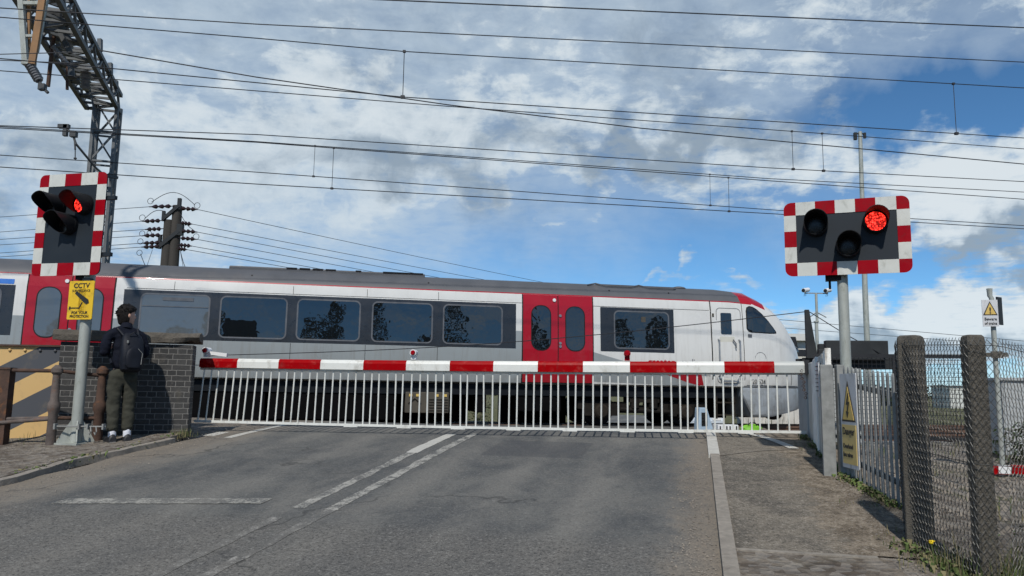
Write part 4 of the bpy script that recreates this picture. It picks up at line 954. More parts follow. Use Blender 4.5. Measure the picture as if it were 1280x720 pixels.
for k in range(ncol):
    pts = []; s0 = k*D
    q, tz, nn = mp(s0); g = gfoot(q.x, q.y)-.02; nr = int((tz-g)/DV)
    for j in range(nr+1):
        z = tz-j*DV+(.014*((j+k) % 2) if j == 0 else 0)
        s = s0+(D*1.03 if ((j+k) % 2) else -D*.03)
        qq, _, n2 = mp(max(0, s)); bul = .012*noise.noise(Vector((s*2.2, z*2.2, 0)))
        pts.append(qq-cho+n2*((.0035 if j % 2 else -.0035)+bul)+Vector((.004*noise.noise(Vector((s*30, z*30, 4))), 0, z)))
    # the partner half of each weave is the neighbour's outward bend
    mb.tube(pts, .0021, 4, cap=False)
mb.build('wire_mesh', 'mesh_wire', ch)
mb = MB()
for dz in (-.03, -.75): mb.tube([mp(cum[-1]*k/40)[0]-cho+Vector((0, 0, mp(cum[-1]*k/40)[1]+dz)) for k in range(41)], .0025, 4)
mb.build('line_wire', 'mesh_wire', ch)

# ------------------------------------------------------------------ grass and weeds
mb = MB(); rng = random.Random(11)
def blade(x, y, z, h, m, wd=.0028, lean=.35):
    mb.mi = m; a = rng.random()*6.28; dx_, dy_ = math.cos(a), math.sin(a); l = h*rng.uniform(.1, lean)
    p = [Vector((x, y, z)), Vector((x+dx_*l*.35, y+dy_*l*.35, z+h*.6)), Vector((x+dx_*l, y+dy_*l, z+h))]; sdv = Vector((-dy_, dx_, 0))*wd
    v = [mb.b.verts.new(q) for q in (p[0]-sdv, p[0]+sdv, p[1]+sdv*.8, p[1]-sdv*.8, p[2])]
    mb._f(v[:4]); mb._f([v[3], v[2], v[4]])
for k in range(2600):
    s = rng.uniform(.5, 4.2) if rng.random() < .3 else rng.uniform(1.2, 4.2); q, tz, nn = mp(s); q = q+nn*rng.gauss(-.04, .11)
    h = rng.uniform(.03, .24)*(1. if s > 1.4 else .5); blade(q.x, q.y, gfoot(q.x, q.y)-.01, h, 0 if rng.random() < .45 else 1)
for k in range(110):
    s = rng.uniform(1.5, 4.2); q, tz, nn = mp(s); q = q+nn*rng.gauss(-.05, .15); blade(q.x, q.y, gfoot(q.x, q.y), rng.uniform(.25, .45), 1, .0016)
for cx, cy, n, sp, hh in ((-4.47, 10.68, 120, .09, .14), (-5.0, 10.55, 50, .2, .08), (-4.62, 10.45, 70, .12, .07), (-5.4, 10.1, 60, .25, .07), (3.1, 6.6, 80, .15, .06), (-6.1, 10.2, 150, .4, .12), (3.9, 9.6, 60, .3, .08), (1.9, 4.2, 120, .4, .07)):
    for k in range(n):
        x, y = cx+rng.gauss(0, sp), cy+rng.gauss(0, sp*.6); blade(x, y, gz(x, y)+.02, rng.uniform(.4, 1)*hh, 0 if rng.random() < .35 else 1, .003)
for k in range(2200):          # low broad weeds at the fence feet, kerb joints and wall foot
    u = rng.random()
    if u < .45: s_ = rng.uniform(.9, 3.2); q, tz, nn = mp(s_); q = q+nn*rng.gauss(.0, .09)
    elif u < .7: q = A+(B-A)*rng.random()+Vector((-.03+rng.gauss(0, .03), rng.gauss(0, .02), 0))
    elif u < .85: q = pt(1.38+rng.gauss(0, .035), rng.choice((8.3, 8.7, 9.4, 10.1, 10.8))+rng.gauss(0, .12))
    else: q = pt(-6.86+rng.gauss(0, .05), rng.choice((6.0, 6.9, 7.7, 8.4, 9.1))+rng.gauss(0, .14))
    g_ = gfoot(q.x, q.y)+.02; a = rng.random()*6.28; l = rng.uniform(.015, .06); hgt = rng.uniform(.01, .07); mb.mi = 0 if rng.random() < .7 else 1
    c_ = Vector((q.x, q.y, g_)); d = Vector((math.cos(a), math.sin(a), 0)); e = Vector((-d.y, d.x, 0))*l*.35
    mb._f([mb.b.verts.new(p) for p in (c_, c_+d*l*.5+e+Vector((0, 0, hgt)), c_+d*l+Vector((0, 0, hgt*.8)), c_+d*l*.5-e+Vector((0, 0, hgt)))])
for k in range(3500):
    x, y = rng.uniform(4, 16), rng.uniform(6, 17)
    if noise.noise(Vector((x*.5, y*.5, 9))) > .12 and x*RP.x+y*RP.y > 2.3: blade(x, y, gz(x, y), rng.uniform(.05, .22), 0 if rng.random() < .5 else 1, .006)
struct(tag(mb.build('grass', ['grass_green', 'grass_dry']), 'dry and green grass tufts along the fence and wall feet', 'grass'), 'stuff')
fl = thing('dandelion', 'single yellow dandelion at the foot of the chain link fence', 'flower', (2.66, 4.98, gz(2.66, 4.98)))
mb = MB(); mb.tube([(0, 0, 0), (.01, 0, .1), (0, .01, .2)], .003, 5); mb.build('stem', 'grass_green', fl)
mb = MB()
for k in range(22):
    a = k*2.4; r = .022*(.4+.6*(k % 3)/2); mb.tri((0, .01, .2), (r*math.cos(a), .01+r*math.sin(a), .212), (r*math.cos(a+.4), .01+r*math.sin(a+.4), .216))
mb.ball((0, .01, .203), (.014, .014, .012)); mb.build('petals', 'flower', fl)
def bush(name, label, x, y, r, h, n, cat='bush', m='leaf_bush', ls=.05):
    t = thing(name, label, cat, (x, y, gz(x, y))); mb = MB(); rg = random.Random(int(x*100+y))
    mb2 = MB()
    for k in range(7):
        a = rg.random()*6.28; mb2.tube([(0, 0, 0), (.3*r*math.cos(a), .3*r*math.sin(a), h*.4), (.7*r*math.cos(a), .7*r*math.sin(a), h*rg.uniform(.6, .95))], [.012, .008, .003], 5)
    mb2.build('stem', 'bark', t)
    for k in range(n):
        v = Vector((rg.gauss(0, .45), rg.gauss(0, .45), rg.random())); d = Vector((rg.uniform(-1, 1), rg.uniform(-1, 1), rg.uniform(-.6, .6))).normalized(); e = d.cross(Vector((rg.random(), rg.random(), 1))).normalized()
        c = Vector((v.x*r, v.y*r, v.z*h*(1-.35*min(1, v.xy.length)))); q = ls*rg.uniform(.5, 1.2)
        mb.tri(c, c+d*q+e*q*.4, c+d*q*1.6); mb.tri(c, c+d*q*1.6, c+d*q-e*q*.4)
    mb.build('foliage', m, t)
bush('bramble_bush', 'low dark green bramble by the relay cabinet beyond the chain link fence', 8.55, 12.9, .55, .75, 900)
bush('weed_clump', 'straggly green weeds on the gravel just behind the chain link mesh', 3.95, 5.55, .35, .28, 380, 'weeds', ls=.03)

# ------------------------------------------------------------------ beyond the fence
bs_ = thing('trains_warning_sign', 'beware of trains sign on a white post beyond the chain link fence', 'sign', (7.24, 11.5, gz(7.24, 11.5)), -R(18))
gz7 = bs_.location.z
mb = MB(); mb.tube([(0, 0, -.05), (.0, 0, 3.12-gz7), (-.02, 0, 3.16-gz7), (-.02, 0, 3.27-gz7)], [.036, .036, .036, .042], 12); mb.build('post', 'galv_pole', bs_)
mb = MB(); mb.box((.005, -.06, 2.27-gz7), (.14, .03, .1)); mb.box((0, -.03, 2.27-gz7), (.3, .06, .06)); mb.build('clamp', 'cement', bs_)
mb = MB(); mb.box((-.05, -.075, 2.89-gz7), (.21, .012, .40)); pt_ = mb.build('plate', 'sign_white', bs_)
mb = MB(); mb.prism([(-.05+x, -.085, 2.89-gz7+z) for x, z in ((-.095, -.03), (.095, -.03), (0, .18))], (0, .004, 0)); mb.build('triangle_border', 'sign_black', bs_)
mb = MB(); mb.prism([(-.05+x, -.088, 2.89-gz7+z) for x, z in ((-.075, -.018), (.075, -.018), (0, .15))], (0, .003, 0)); mb.build('triangle', 'sign_yellow', bs_)
text('lettering_exclamation', '!', .13, 'sign_black', bs_, Matrix.Translation((-.05, -.09, 2.925-gz7)) @ FACE, bold=.003)
text('lettering_beware', 'Beware', .062, 'sign_black', bs_, Matrix.Translation((-.05, -.084, 2.80-gz7)) @ FACE, bold=.001, sx=.85); text('lettering_of_trains', 'of trains', .058, 'sign_black', bs_, Matrix.Translation((-.05, -.084, 2.735-gz7)) @ FACE, bold=.001, sx=.85)
mb = MB(); mb.box((.10, .02, 2.93-gz7), (.14, .02, .42), rz=R(50)); mb.build('rear_plate', 'dark_steel', bs_)
cb = thing('relay_cabinet', 'light grey trackside relay cabinet at the right edge beyond the fence', 'cabinet', (9.4, 14.2, gz(9.4, 14.2)), -R(10))
mb = MB(); mb.box((0, 0, .72), (.95, .6, 1.35)); mb.build('body', 'cabinet', cb, bevel=.01)
for x in (-.235, .235): mb = MB(); mb.box((x, -.31, .72), (.44, .02, 1.25)); d_ = mb.build('door', 'cabinet', cb, bevel=.004); mb = MB(); mb.box((x*.3, -.33, .75), (.03, .03, .12)); mb.build('handle', 'black', d_)
mb = MB(); mb.box((0, 0, 1.42), (1.05, .7, .05)); mb.build('roof', 'cabinet', cb); mb = MB(); mb.box((0, 0, .02), (1.0, .65, .1)); mb.build('plinth', 'cement', cb)
rb = thing('red_marker_board', 'red and white plastic marker board lying on the stones beyond the fence', 'marker board', (7.15, 11.0, gz(7.15, 11)), -R(20))
mb = MB()
for k in range(5): mb.mi = k % 2; mb.box((-.36+k*.18, 0, .07+.01*k), (.178, .12, .12))
mb.build('board', ['boom_red', 'plastic_white'], rb, bevel=.01); mb = MB(); mb.box((-.25, 0, .005), (.08, .3, .02)); mb.box((.25, 0, .02), (.08, .3, .03)); mb.build('foot', 'black', rb)
wb = thing('white_building', 'small white flat roofed building far across the field', 'building', (54, 90, .1), -R(8))
mb = MB(); mb.box((0, 0, 1.3), (7.5, 5, 2.6)); mb.build('wall', 'white_sign', wb); mb = MB(); mb.box((0, 0, 2.65), (7.8, 5.3, .14)); mb.build('roof', 'roof_grey', wb)
mb = MB(); mb.box((3.0, -2.51, 1.0), (1.0, .06, 2.0)); mb.build('door', 'sign_white', wb)
# far tree lines and hedge (uncountable)
def farleaves(name, label, spots, m='leaf'):
    mb = MB(); rg = random.Random(5)
    for (x, y, r, h, n, ls) in spots:
        gzv = gz(x, y)-.3
        for k in range(n):
            a = rg.random()*6.28; u = rg.random(); rr = r*math.sqrt(rg.random())*(1-.75*u**1.4 if h > 6 else 1-.4*u); c = Vector((x+rr*math.cos(a), y+rr*math.sin(a), gzv+h*(.05+.95*u)))
            d = Vector((rg.uniform(-1, 1), rg.uniform(-1, 1), rg.uniform(-.7, .7))).normalized(); e = d.cross(Vector((rg.random(), rg.random(), 1))).normalized(); q = ls*rg.uniform(.5, 1.3)
            mb.tri(c-d*q, c+e*q*.6, c+d*q); mb.tri(c-d*q, c+d*q, c-e*q*.6)
    return struct(tag(mb.build(name, m), label, 'trees'), 'stuff')
rg0 = random.Random(2); sp = []
for k in range(90):
    x = -60+k*3.1+rg0.uniform(-1, 1); sp.append((x+40, 175+rg0.uniform(-6, 6)+.2*x, rg0.uniform(2, 3.5), rg0.uniform(2.5, 4.6), 60, .7))
for k in range(26): sp.append((48+rg0.uniform(-5, 1.5)-k*.12, 100+rg0.uniform(-3, 3), 1.4, rg0.uniform(1.5, 2.7), 50, .45))
farleaves('distant_trees', 'low dark line of far trees across the field', sp)
sp = []
for k in range(44):
    x = -16+k*1.5+rg0.uniform(-1.2, 1.2); sp.append((x, -26+rg0.uniform(-4, 2), rg0.uniform(1.5, 3.4), rg0.choice((6.2, 6.6, 7.4, 8.2, 9.4, 11.0, 12.4)), 1300, .24))
farleaves('tree_belt', 'belt of dark conifers behind the photographer mirrored in the train windows', sp)

# ------------------------------------------------------------------ masts, hut and things beyond the train
def basez(x, y): return gz(x, y)
g = thing('radio_mast', 'very tall thin pale grey tubular radio mast rising behind the right signal', 'mast', (18.55, 40, basez(18.55, 40)))
mb = MB(); hz = 15.72-g.location.z; mb.tube([(0, 0, -.2), (0, 0, 6), (.12, 0, hz)], [.15, .14, .10], 14); mb.build('pole', 'galv_pole', g)
mb = MB(); mb.box((.12, 0, hz-.1), (.5, .1, .06)); mb.box((-.15, 0, hz-.25), (.15, .15, .4)); mb.box((.36, 0, hz-.2), (.12, .12, .3)); mb.build('antenna', 'dark_steel', g)
g = thing('camera_mast', 'slim grey pole carrying two white security cameras on a crossbar', 'camera mast', (11.95, 30, basez(11.95, 30)))
hz = 5.58-g.location.z; mb = MB(); mb.tube([(0, 0, -.2), (0, 0, hz-1.1), (.03, 0, hz-1.09), (.03, 0, hz)], [.07, .065, .05, .05], 12); mb.cyl((0, 0, hz-1.15), (0, 0, hz-1.1), .1); mb.build('pole', 'galv_pole', g)
mb = MB(); mb.bar((-.42, 0, hz), (.5, 0, hz), .04, .04); mb.tube([(-.25, 0, hz-.95), (.03, 0, hz-.75), (.4, 0, hz-.95)], .02, 6); mb.build('crossbar', 'galv', g)
for x, d in ((-.40, -1), (.46, -1)):
    mb = MB(); a = Vector((x-.14, -.2, hz+.08)); b = Vector((x+.16, .1, hz+.15)); mb.tube([a, b], .085, 12); mb.cyl((x, 0, hz), (x, 0, hz+.1), .03); c_ = mb.build('camera', 'plastic_white', g)
    mb = MB(); mb.tube([a-(b-a)*.03, a+(b-a)*.02], .07, 12); mb.build('lens', 'black', c_); mb = MB(); mb.tube([(x-.02, 0, hz-.02), (x-.05, 0, hz-.12), (x+.03, 0, hz-.1), (x+.02, 0, hz-.02)], .01, 5); mb.build('cable', 'black', c_)
g = thing('lineside_hut', 'pale lineside hut with a dark roof edge behind the train nose', 'hut', (11.9, 34, basez(11.9, 34)), R(4))
hz = 4.1-g.location.z; mb = MB(); mb.box((.1, 1, hz/2-.1), (2.2, 2.4, hz)); mb.build('wall', 'hut', g); mb = MB(); mb.box((.1, .9, hz+.0), (2.3, 2.8, .3)); mb.build('roof', 'hut', g)
mb = MB(); mb.prism([(1.2, -.55, hz-.85), (1.2, -.55, hz-.55), (.55, -.55, hz-.55), (.45, -.55, hz), (.2, -.55, hz), (.35, -.55, hz-.85)], (0, -.06, 0)); mb.build('gutter', 'black', g)
g = thing('board_fence', 'grey upright plank fence glimpsed beneath the train nose', 'fence', (9.4, 25.5, .45), R(10))
mb = MB()
for k in range(26): mb.box((-2+k*.2, .01*(k % 3), .75), (.17, .03, 1.5+.05*math.sin(k*7)))
mb.build('plank', 'weathered', g); mb = MB(); mb.box((.5, .05, .4), (5.2, .05, .08)); mb.box((.5, .05, 1.2), (5.2, .05, .08)); mb.build('rail', 'weathered', g)
# car waiting on the far side
car = thing('waiting_car', 'pale blue car waiting beyond the train, seen between its wheels', 'car', (7.3, 30.0, H(30.8)), -RA+math.pi)
prof = [(-2.0, .35, .55), (-1.95, .4, .85), (-1.75, .42, 1.0), (-1.3, .3, 1.38), (-.3, .3, 1.46), (.35, .3, 1.38), (1.05, .3, 1.0), (1.85, .32, .86), (2.05, .36, .62)]
mb = MB(); rings = []
for y, zl, zt_ in prof:
    tw = .62 if zt_ > 1.2 else .78; rings.append([Vector((x, y, z)) for x, z in ((-.84, zl), (-.86, .7 if zt_ > .7 else zt_*.9), (-.83, min(.95, zt_)), (-tw, zt_), (tw, zt_), (.83, min(.95, zt_)), (.86, .7 if zt_ > .7 else zt_*.9), (.84, zl))])
mb.loft(rings); mb.build('body', 'car_paint', car, sharp=28)
mb = MB(); mb.prism([(-.66, 1.0, 1.04), (.66, 1.0, 1.04), (.54, .42, 1.37), (-.54, .42, 1.37)], (0, .012, .012)); mb.build('windscreen', 'glass', car)
for x in (-1, 1):
    mb = MB(); mb.prism([(x*.83, .75, 1.0), (x*.83, -1.2, 1.0), (x*.66, -1.1, 1.33), (x*.66, .25, 1.33)], (x*.012, 0, .005)); mb.build('side_window', 'glass', car)
    mb = MB(); mb.box((x*.6, 2.0, .72), (.3, .1, .14)); mb.build('headlight', 'plastic_white', car)
    for y in (-1.25, 1.3):
        mb = MB(); mb.tube([(x*.66, y, .31), (x*.7, y, .31), (x*.86, y, .31), (x*.88, y, .31)], [.28, .31, .31, .27], 20); wl = mb.build('wheel', 'rubber', car); mb = MB(); mb.cyl((x*.87, y, .31), (x*.885, y, .31), .19); mb.build('rim', 'steel', wl)
g = thing('lime_bag', 'crumpled lime green bag lying low by the track under the train nose', 'bag', (5.45, 17.6, .73))
mb = MB(); mb.ball((0, 0, .1), (.24, .14, .11), 18, 10, .16, 4); mb.build('bag', 'lime', g, smooth=True); mb = MB(); mb.tube([(-.1, -.1, .2), (-.05, -.12, .26), (.05, -.12, .26), (.1, -.1, .2)], .012, 6); mb.build('strap', 'black', g)
g = thing('equipment_crate', 'white plastic crate of equipment on the ballast beside the train wheel', 'crate', (4.95, 17.9, .72), TA)
mb = MB(); mb.box((0, 0, .1), (.5, .3, .2)); mb.build('crate', 'plastic_white', g, bevel=.01)
mb = MB()
for k in range(6): mb.box((-.2+k*.08, -.153, .1), (.03, .01, .14))
mb.build('slot', 'black', g)
g = thing('trackside_case', 'pale blue tapered equipment case standing by the train wheel', 'case', (4.42, 17.8, .74), TA)
mb = MB(); mb.prism([(-.17, -.1, 0), (.22, -.1, 0), (.05, -.1, .56), (-.13, -.1, .56)], (0, .25, 0)); mb.build('case', 'blue_case', g, bevel=.02); mb = MB(); mb.box((-.02, -.105, .3), (.14, .015, .3)); mb.build('window', 'glass', g)
bush('trackside_shrub', 'green shrub seen through the gap beneath the train floor', -1.0, 24.5, .6, 1.0, 500)

# ------------------------------------------------------------------ catenary portal
m0 = Vector((-11.95, 21.7, .5))
rt0, rt1 = unp(147, 112, 21.5), unp(98, 0, 16.72); adir = (rt1-rt0); adir.z = 0; adir.normalize(); perp = Vector((-adir.y, adir.x, 0))
if perp.x < 0: perp = -perp
por = thing('lattice_portal', 'grey steel lattice mast and box truss carrying the overhead wires at top left', 'gantry', m0)
def lat(mb, a, b, w1, u, v, wv, n, th, dth):
    """four chords about the axis a-b, zigzag bracing between them"""
    cs = [(-1, -1), (1, -1), (1, 1), (-1, 1)]; f = lambda t, c: a+(b-a)*t+u*(c[0]*w1/2)+v*(c[1]*wv/2)
    for c in cs: mb.bar(f(0, c), f(1, c), th, th)
    for i in range(4):
        c, d = cs[i], cs[(i+1) % 4]
        for k in range(n):
            t0, t1 = k/n, (k+1)/n; p, q = (c, d) if k % 2 == 0 else (d, c); mb.bar(f(t0, p), f(t1, q), dth, dth)
            if i % 2 == 0: mb.bar(f(t0, c), f(t0, d), dth, dth)
mb = MB(); lat(mb, Vector((0, 0, -.5)), Vector((0, 0, 9.25)), .58, perp, adir, .50, 11, .09, .05); mb.build('mast', 'lattice', por)
tc = rt0-m0; TWD, THT = .86, .50                     # the right top chord runs through rt0
ta_ = tc-perp*(TWD/2)-Vector((0, 0, THT/2)); L = 8.1
mb = MB(); lat(mb, ta_-adir*.5, ta_+adir*L, TWD, perp, Vector((0, 0, 1)), THT, 16, .11, .06); mb.build('truss', 'lattice', por)
mb = MB(); e_ = ta_+adir*L
for q in (-1, 1): mb.bar(e_+perp*(q*TWD/2)+Vector((0, 0, -THT/2-.03)), e_+perp*(q*TWD/2)+Vector((0, 0, THT/2+.03)), .13, .13); mb.bar(e_-perp*(TWD/2)+Vector((0, 0, q*THT/2)), e_+perp*(TWD/2)+Vector((0, 0, q*THT/2)), .10, .10)
mb.build('truss_end', 'lattice', por)
U = lambda px, py, Y: unp(px, py, Y)-m0
# A-shaped drop bracket with its insulator
mb = MB(); mb.bar(U(32, 80, 14), U(22, -60, 14), .10, .08); mb.bar(U(29, 79, 14), U(43, 79, 14), .14, .08); mb.bar(U(24, 4, 14), U(58, 4, 14), .06, .07); mb.bar(U(31, 45, 14), U(43, 45, 14), .05, .05); mb.bar(U(46, 66, 14.2), U(64, -30, 14.2), .05, .06); mb.build('drop_bracket', 'galv_pole', por)
mb = MB(); mb.bar(U(40, 80, 13.95), U(60, -45, 13.95), .13, .05); mb.bar(U(36, 70, 14.1), U(37, -40, 14.1), .05, .05); mb.build('bracket_brace', 'brownpole', por)
def insul(a, b, r, n, core=.35):
    a, b = Vector(a), Vector(b); mb = MB(); pts, rs = [], []
    for k in range(n):
        for f_, q in ((.0, core), (.3, 1), (.6, .8), (.99, core)): pts.append(a+(b-a)*((k+f_)/n)); rs.append(r*q)
    mb.tube(pts, rs, 10); return mb.build('insulator', 'insul_grey', por)
insul(U(37, 81, 14), U(49, 101, 14), .095, 7, .75)
mb = MB(); mb.tube([U(49, 101, 14), U(53, 109, 14), U(60, 116, 14)], .03, 6); mb.box(U(53, 109, 14), (.12, .1, .12)); mb.build('clamp', 'lattice_dark', por)
mb = MB(); mb.bar(U(58, 28, 17), U(97, 28, 17), .14, .14); mb.tube([U(69, 20, 17), U(70, 33, 17), U(68, 43, 17)], [.24, .2, .1], 10); mb.bar(U(75, 40, 17), U(88, 66, 17), .10, .10); mb.build('hanger', 'lattice_dark', por)
mb = MB(); mb.tube([U(68, 42, 17), U(65, 62, 17), U(60, 108, 17)], .045, 8); mb.build('drop_tube', 'rust', por)
mb = MB(); mb.tube([U(84, 78, 17.4), U(84, 112, 17.4)], .035, 8); mb.build('drop_tube', 'rust', por)
insul(U(79, 36, 17.2), U(85, 62, 17.2), .13, 8, .6); insul(U(66, 58, 16.9), U(84, 80, 16.9), .06, 8)
mb = MB(); mb.tube([U(84, 80, 16.9), U(90, 88, 16.9)], .03, 6); mb.ball(U(89, 97, 16.9), (.13, .13, .035)); mb.tube([U(89, 86, 16.9), U(89, 97, 16.9)], .07, 8); mb.build('wire_support', 'lattice_dark', por)
insul(U(107, 90, 19), U(107, 112, 19), .14, 6, .6)
mb = MB(); mb.tube([U(112, 110, 19.5), U(120, 150, 19.5)], .025, 6); mb.build('tie_wire', 'lattice_dark', por)
mb = MB(); mb.tube([U(74, 158, 19), U(82, 160, 19), U(90, 166, 19), U(95, 180, 19), U(119, 209, 19.5), U(127, 216, 20.5)], .03, 6); mb.tube([U(93, 170, 19), U(94, 187, 19)], .025, 6); mb.ball(U(94, 198, 19), (.04, .04, .03)); mb.tube([U(94, 186, 19), U(94, 198, 19)], .015, 6); mb.box(U(82, 163, 19), (.1, .1, .3)); mb.box(U(80, 158, 19), (.28, .1, .1)); mb.box(U(92, 168, 19), (.16, .12, .14)); mb.build('registration_arm', 'lattice_dark', por)
mb = MB(); mb.bar(U(112, 217, 21.2), U(147, 222, 21.2), .08, .08); mb.build('mast_clamp', 'lattice_dark', por)
for x, y, Y in ((129, 52, 19), (142, 82, 20.2), (149, 104, 21.3)):
    mb = MB(); mb.bar(U(x-4, y+12, Y), U(x-4, y-3, Y), .10, .10); mb.build('pole_cap', 'lattice', por)

# ------------------------------------------------------------------ overhead wires
def wob(pts):      # refine with a slight natural sag between given points
    out = []
    for a, b in zip(pts, pts[1:]):
        a, b = Vector(a), Vector(b); n = 8
        for k in range(n): out.append(a+(b-a)*k/n)
    out.append(Vector(pts[-1])); return out
def overhead(label, cat_pts, con_pts, drops, rc=.011):
    t = thing('overhead_line', label, 'overhead line', cat_pts[0], 0, 'overhead lines above the tracks'); o0 = Vector(cat_pts[0])
    if True:
        mb = MB(); mb.tube([p-o0 for p in wob(cat_pts)], rc, 5); mb.build('catenary_wire', 'wire', t)
        mb = MB(); mb.tube([p-o0 for p in wob(con_pts)], rc, 5); mb.build('contact_wire', 'wire', t)
    def at(pts, x):
        for a, b in zip(pts, pts[1:]):
            if a[0] <= x <= b[0]: u = (x-a[0])/(b[0]-a[0]); return Vector(a)+(Vector(b)-Vector(a))*u
        return Vector(pts[-1])
    for x in drops:
        mb = MB(); a, b = at(cat_pts, x)-o0, at(con_pts, x)-o0; mb.tube([a, b], .007, 5); mb.box(b, (.07, .05, .05)); mb.box(a, (.05, .04, .04)); mb.build('dropper', 'wire', t)
overhead('nearest pair of overhead wires, highest across the picture, joined by two droppers', [(-9.82, 11.21, 7.33), (-8.19, 11.53, 7.37), (-4.38, 12.3, 7.45), (-1.96, 12.79, 7.48), (10.62, 15.33, 8.05), (14.05, 16.02, 8.2)], [(-9.75, 11.22, 6.69), (-6.41, 11.89, 6.69), (-1.93, 12.8, 6.65), (8.94, 14.99, 6.92), (10.53, 15.31, 6.96), (13.93, 15.99, 7.07)], [-1.95, 8.95], .009)
overhead('second pair of overhead wires, its dropper beside the thin radio mast', [(-12.29, 14.18, 7.74), (-8.08, 15.02, 7.79), (-1.48, 16.35, 7.84), (7.6, 18.19, 7.99), (13.28, 19.33, 8.06), (17.55, 20.19, 8.14)], [(-12.17, 14.2, 6.59), (-10.14, 14.61, 6.64), (-5.42, 15.56, 6.86), (6.1, 17.88, 7.01), (13.2, 19.32, 7.18), (17.45, 20.17, 7.26)], [6.75, 7.55], .010)
overhead('overhead wire pair directly above the train, lowest contact wire over its roof', [(-14.84, 17.32, 7.66), (-12.36, 17.82, 7.68), (-6.6, 18.98, 7.8), (7.43, 21.81, 7.8), (16.06, 23.55, 7.82), (21.21, 24.59, 7.87)], [(-14.74, 17.34, 6.72), (-12.28, 17.84, 6.72), (-6.54, 19.0, 6.71), (7.4, 21.81, 6.82), (15.98, 23.54, 6.87), (21.1, 24.57, 6.9)], [-4.7, 6.2], .012)
overhead('farthest overhead wire pair beyond the train, just above the lowest wires', [(-17.38, 20.29, 8.69), (-14.48, 20.87, 8.75), (-7.73, 22.24, 8.88), (8.7, 25.55, 8.93), (18.83, 27.59, 9.15), (24.89, 28.81, 9.29)], [(-17.3, 20.31, 7.9), (-14.41, 20.89, 7.93), (-7.68, 22.25, 7.94), (8.67, 25.54, 7.84), (18.73, 27.57, 7.88), (24.73, 28.78, 7.93)], [-6.05, 6.6], .013)
def feeder(label, pts, r): 
    o0 = Vector(pts[0]); mb = MB(); mb.tube([p-o0 for p in wob(pts)], r, 6); o = mb.build('feeder_cable', 'wire'); o.location = o0; tag(o, label, 'cable')
feeder('thick black cable leaving the top edge, uppermost of the wires at right', [(-8.34, 9.46, 6.87), (-1.97, 10.75, 7.35), (9.07, 12.97, 8.19), (12.02, 13.57, 8.42)], .011)
feeder('thin cable crossing the lattice truss, second from the top at the right edge', [(-8.92, 10.16, 6.91), (-7.44, 10.46, 6.98), (-3.99, 11.16, 7.14), (9.68, 13.91, 7.97), (12.81, 14.54, 8.16)], .009)
feeder('dark sagging cable running from the truss edge to the right, in front of the mast', [(-7.85, 13.75, 7.85), (-5.05, 14.31, 7.6), (-1.36, 15.05, 7.38), (2.69, 15.87, 7.24), (12.19, 17.78, 7.17), (16.1, 18.57, 7.19)], .012)
feeder('short cable from the left edge to the truss, upper of two', [(-11.32, 13.04, 7.36), (-9.45, 13.42, 7.59), (-8.2, 13.66, 7.76)], .009)
feeder('short cable from the left edge to the truss, lower of two', [(-11.7, 13.48, 7.55), (-9.76, 13.87, 7.67), (-8.4, 14.12, 7.74)], .009)

# ------------------------------------------------------------------ wooden pole and its lines
pw = thing('utility_pole', 'twin wooden electricity pole bristling with brown insulators behind the train roof', 'pole', (-14.9, 33, gz(-14.9, 33)))
pz = pw.location.z; PZ = lambda x, y, z: Vector((x+14.9, y-33, z-pz))
mb = MB(); mb.tube([PZ(-15.08, 33, pz-.2), PZ(-15.06, 33, 8.75)], [.25, .21], 12); mb.build('post', 'wood_pole', pw)
mb = MB(); mb.tube([PZ(-14.72, 33, pz-.2), PZ(-14.74, 33, 9.4)], [.27, .20], 12); mb.build('post', 'wood_pole', pw)
mb = MB(); mb.bar(PZ(-15.25, 32.8, 8.75), PZ(-14.6, 32.8, 9.35), .12, .14); mb.bar(PZ(-15.3, 32.8, 7.55), PZ(-14.5, 32.8, 8.25), .12, .16); mb.box(PZ(-14.6, 32.85, 9.45), (.14, .14, .5)); mb.box(PZ(-15.25, 32.85, 8.9), (.12, .12, .45)); mb.box(PZ(-14.48, 32.85, 8.3), (.25, .2, .5)); mb.box(PZ(-15.33, 32.85, 7.75), (.12, .14, .6)); mb.build('crossarm', 'dark_steel', pw)
def ins(a, b, r=.10, n=3):
    mb = MB(); a, b = PZ(*a), PZ(*b); pts, rs = [a, a+(b-a)*.12], [.02, .02]
    for k in range(n):
        for f_, q in ((0, .35), (.3, 1), (.6, .8), (.99, .3)): pts.append(a+(b-a)*(.14+.74*(k+f_)/n)); rs.append(r*q)
    pts.append(b); rs.append(.02); mb.tube(pts, rs, 10); mb.build('insulator', 'insulator', pw)
left = [(9.29, -15.9, -14.8), (8.64, -16.15, -15.25), (8.28, -16.0, -15.2), (8.0, -16.1, -15.2), (7.67, -16.1, -15.2), (7.5, -16.1, -15.2)]
right = [(9.2, -13.75, -14.6), (8.55, -13.95, -14.5), (8.2, -13.7, -14.5), (7.88, -13.7, -14.5), (7.58, -13.9, -14.5), (7.42, -14.1, -14.55)]
for z, x, xs in left: ins((xs, 32.8, z+.05), (x, 32.8, z))
for z, x, xs in right: ins((xs, 32.8, z+.05), (x, 32.8, z))
mb = MB()
for cx, cz, r in ((-15.85, 9.55, .13), (-13.8, 9.38, .13), (-16.15, 8.8, .13), (-16.1, 8.1, .12), (-15.8, 8.12, .1), (-16.15, 7.75, .12), (-16.15, 7.25, .12), (-13.75, 8.0, .13)):
    mb.tube([PZ(cx+r*math.cos(R(a)), 32.8, cz+r*math.sin(R(a))) for a in range(0, 361, 30)], .012, 5)
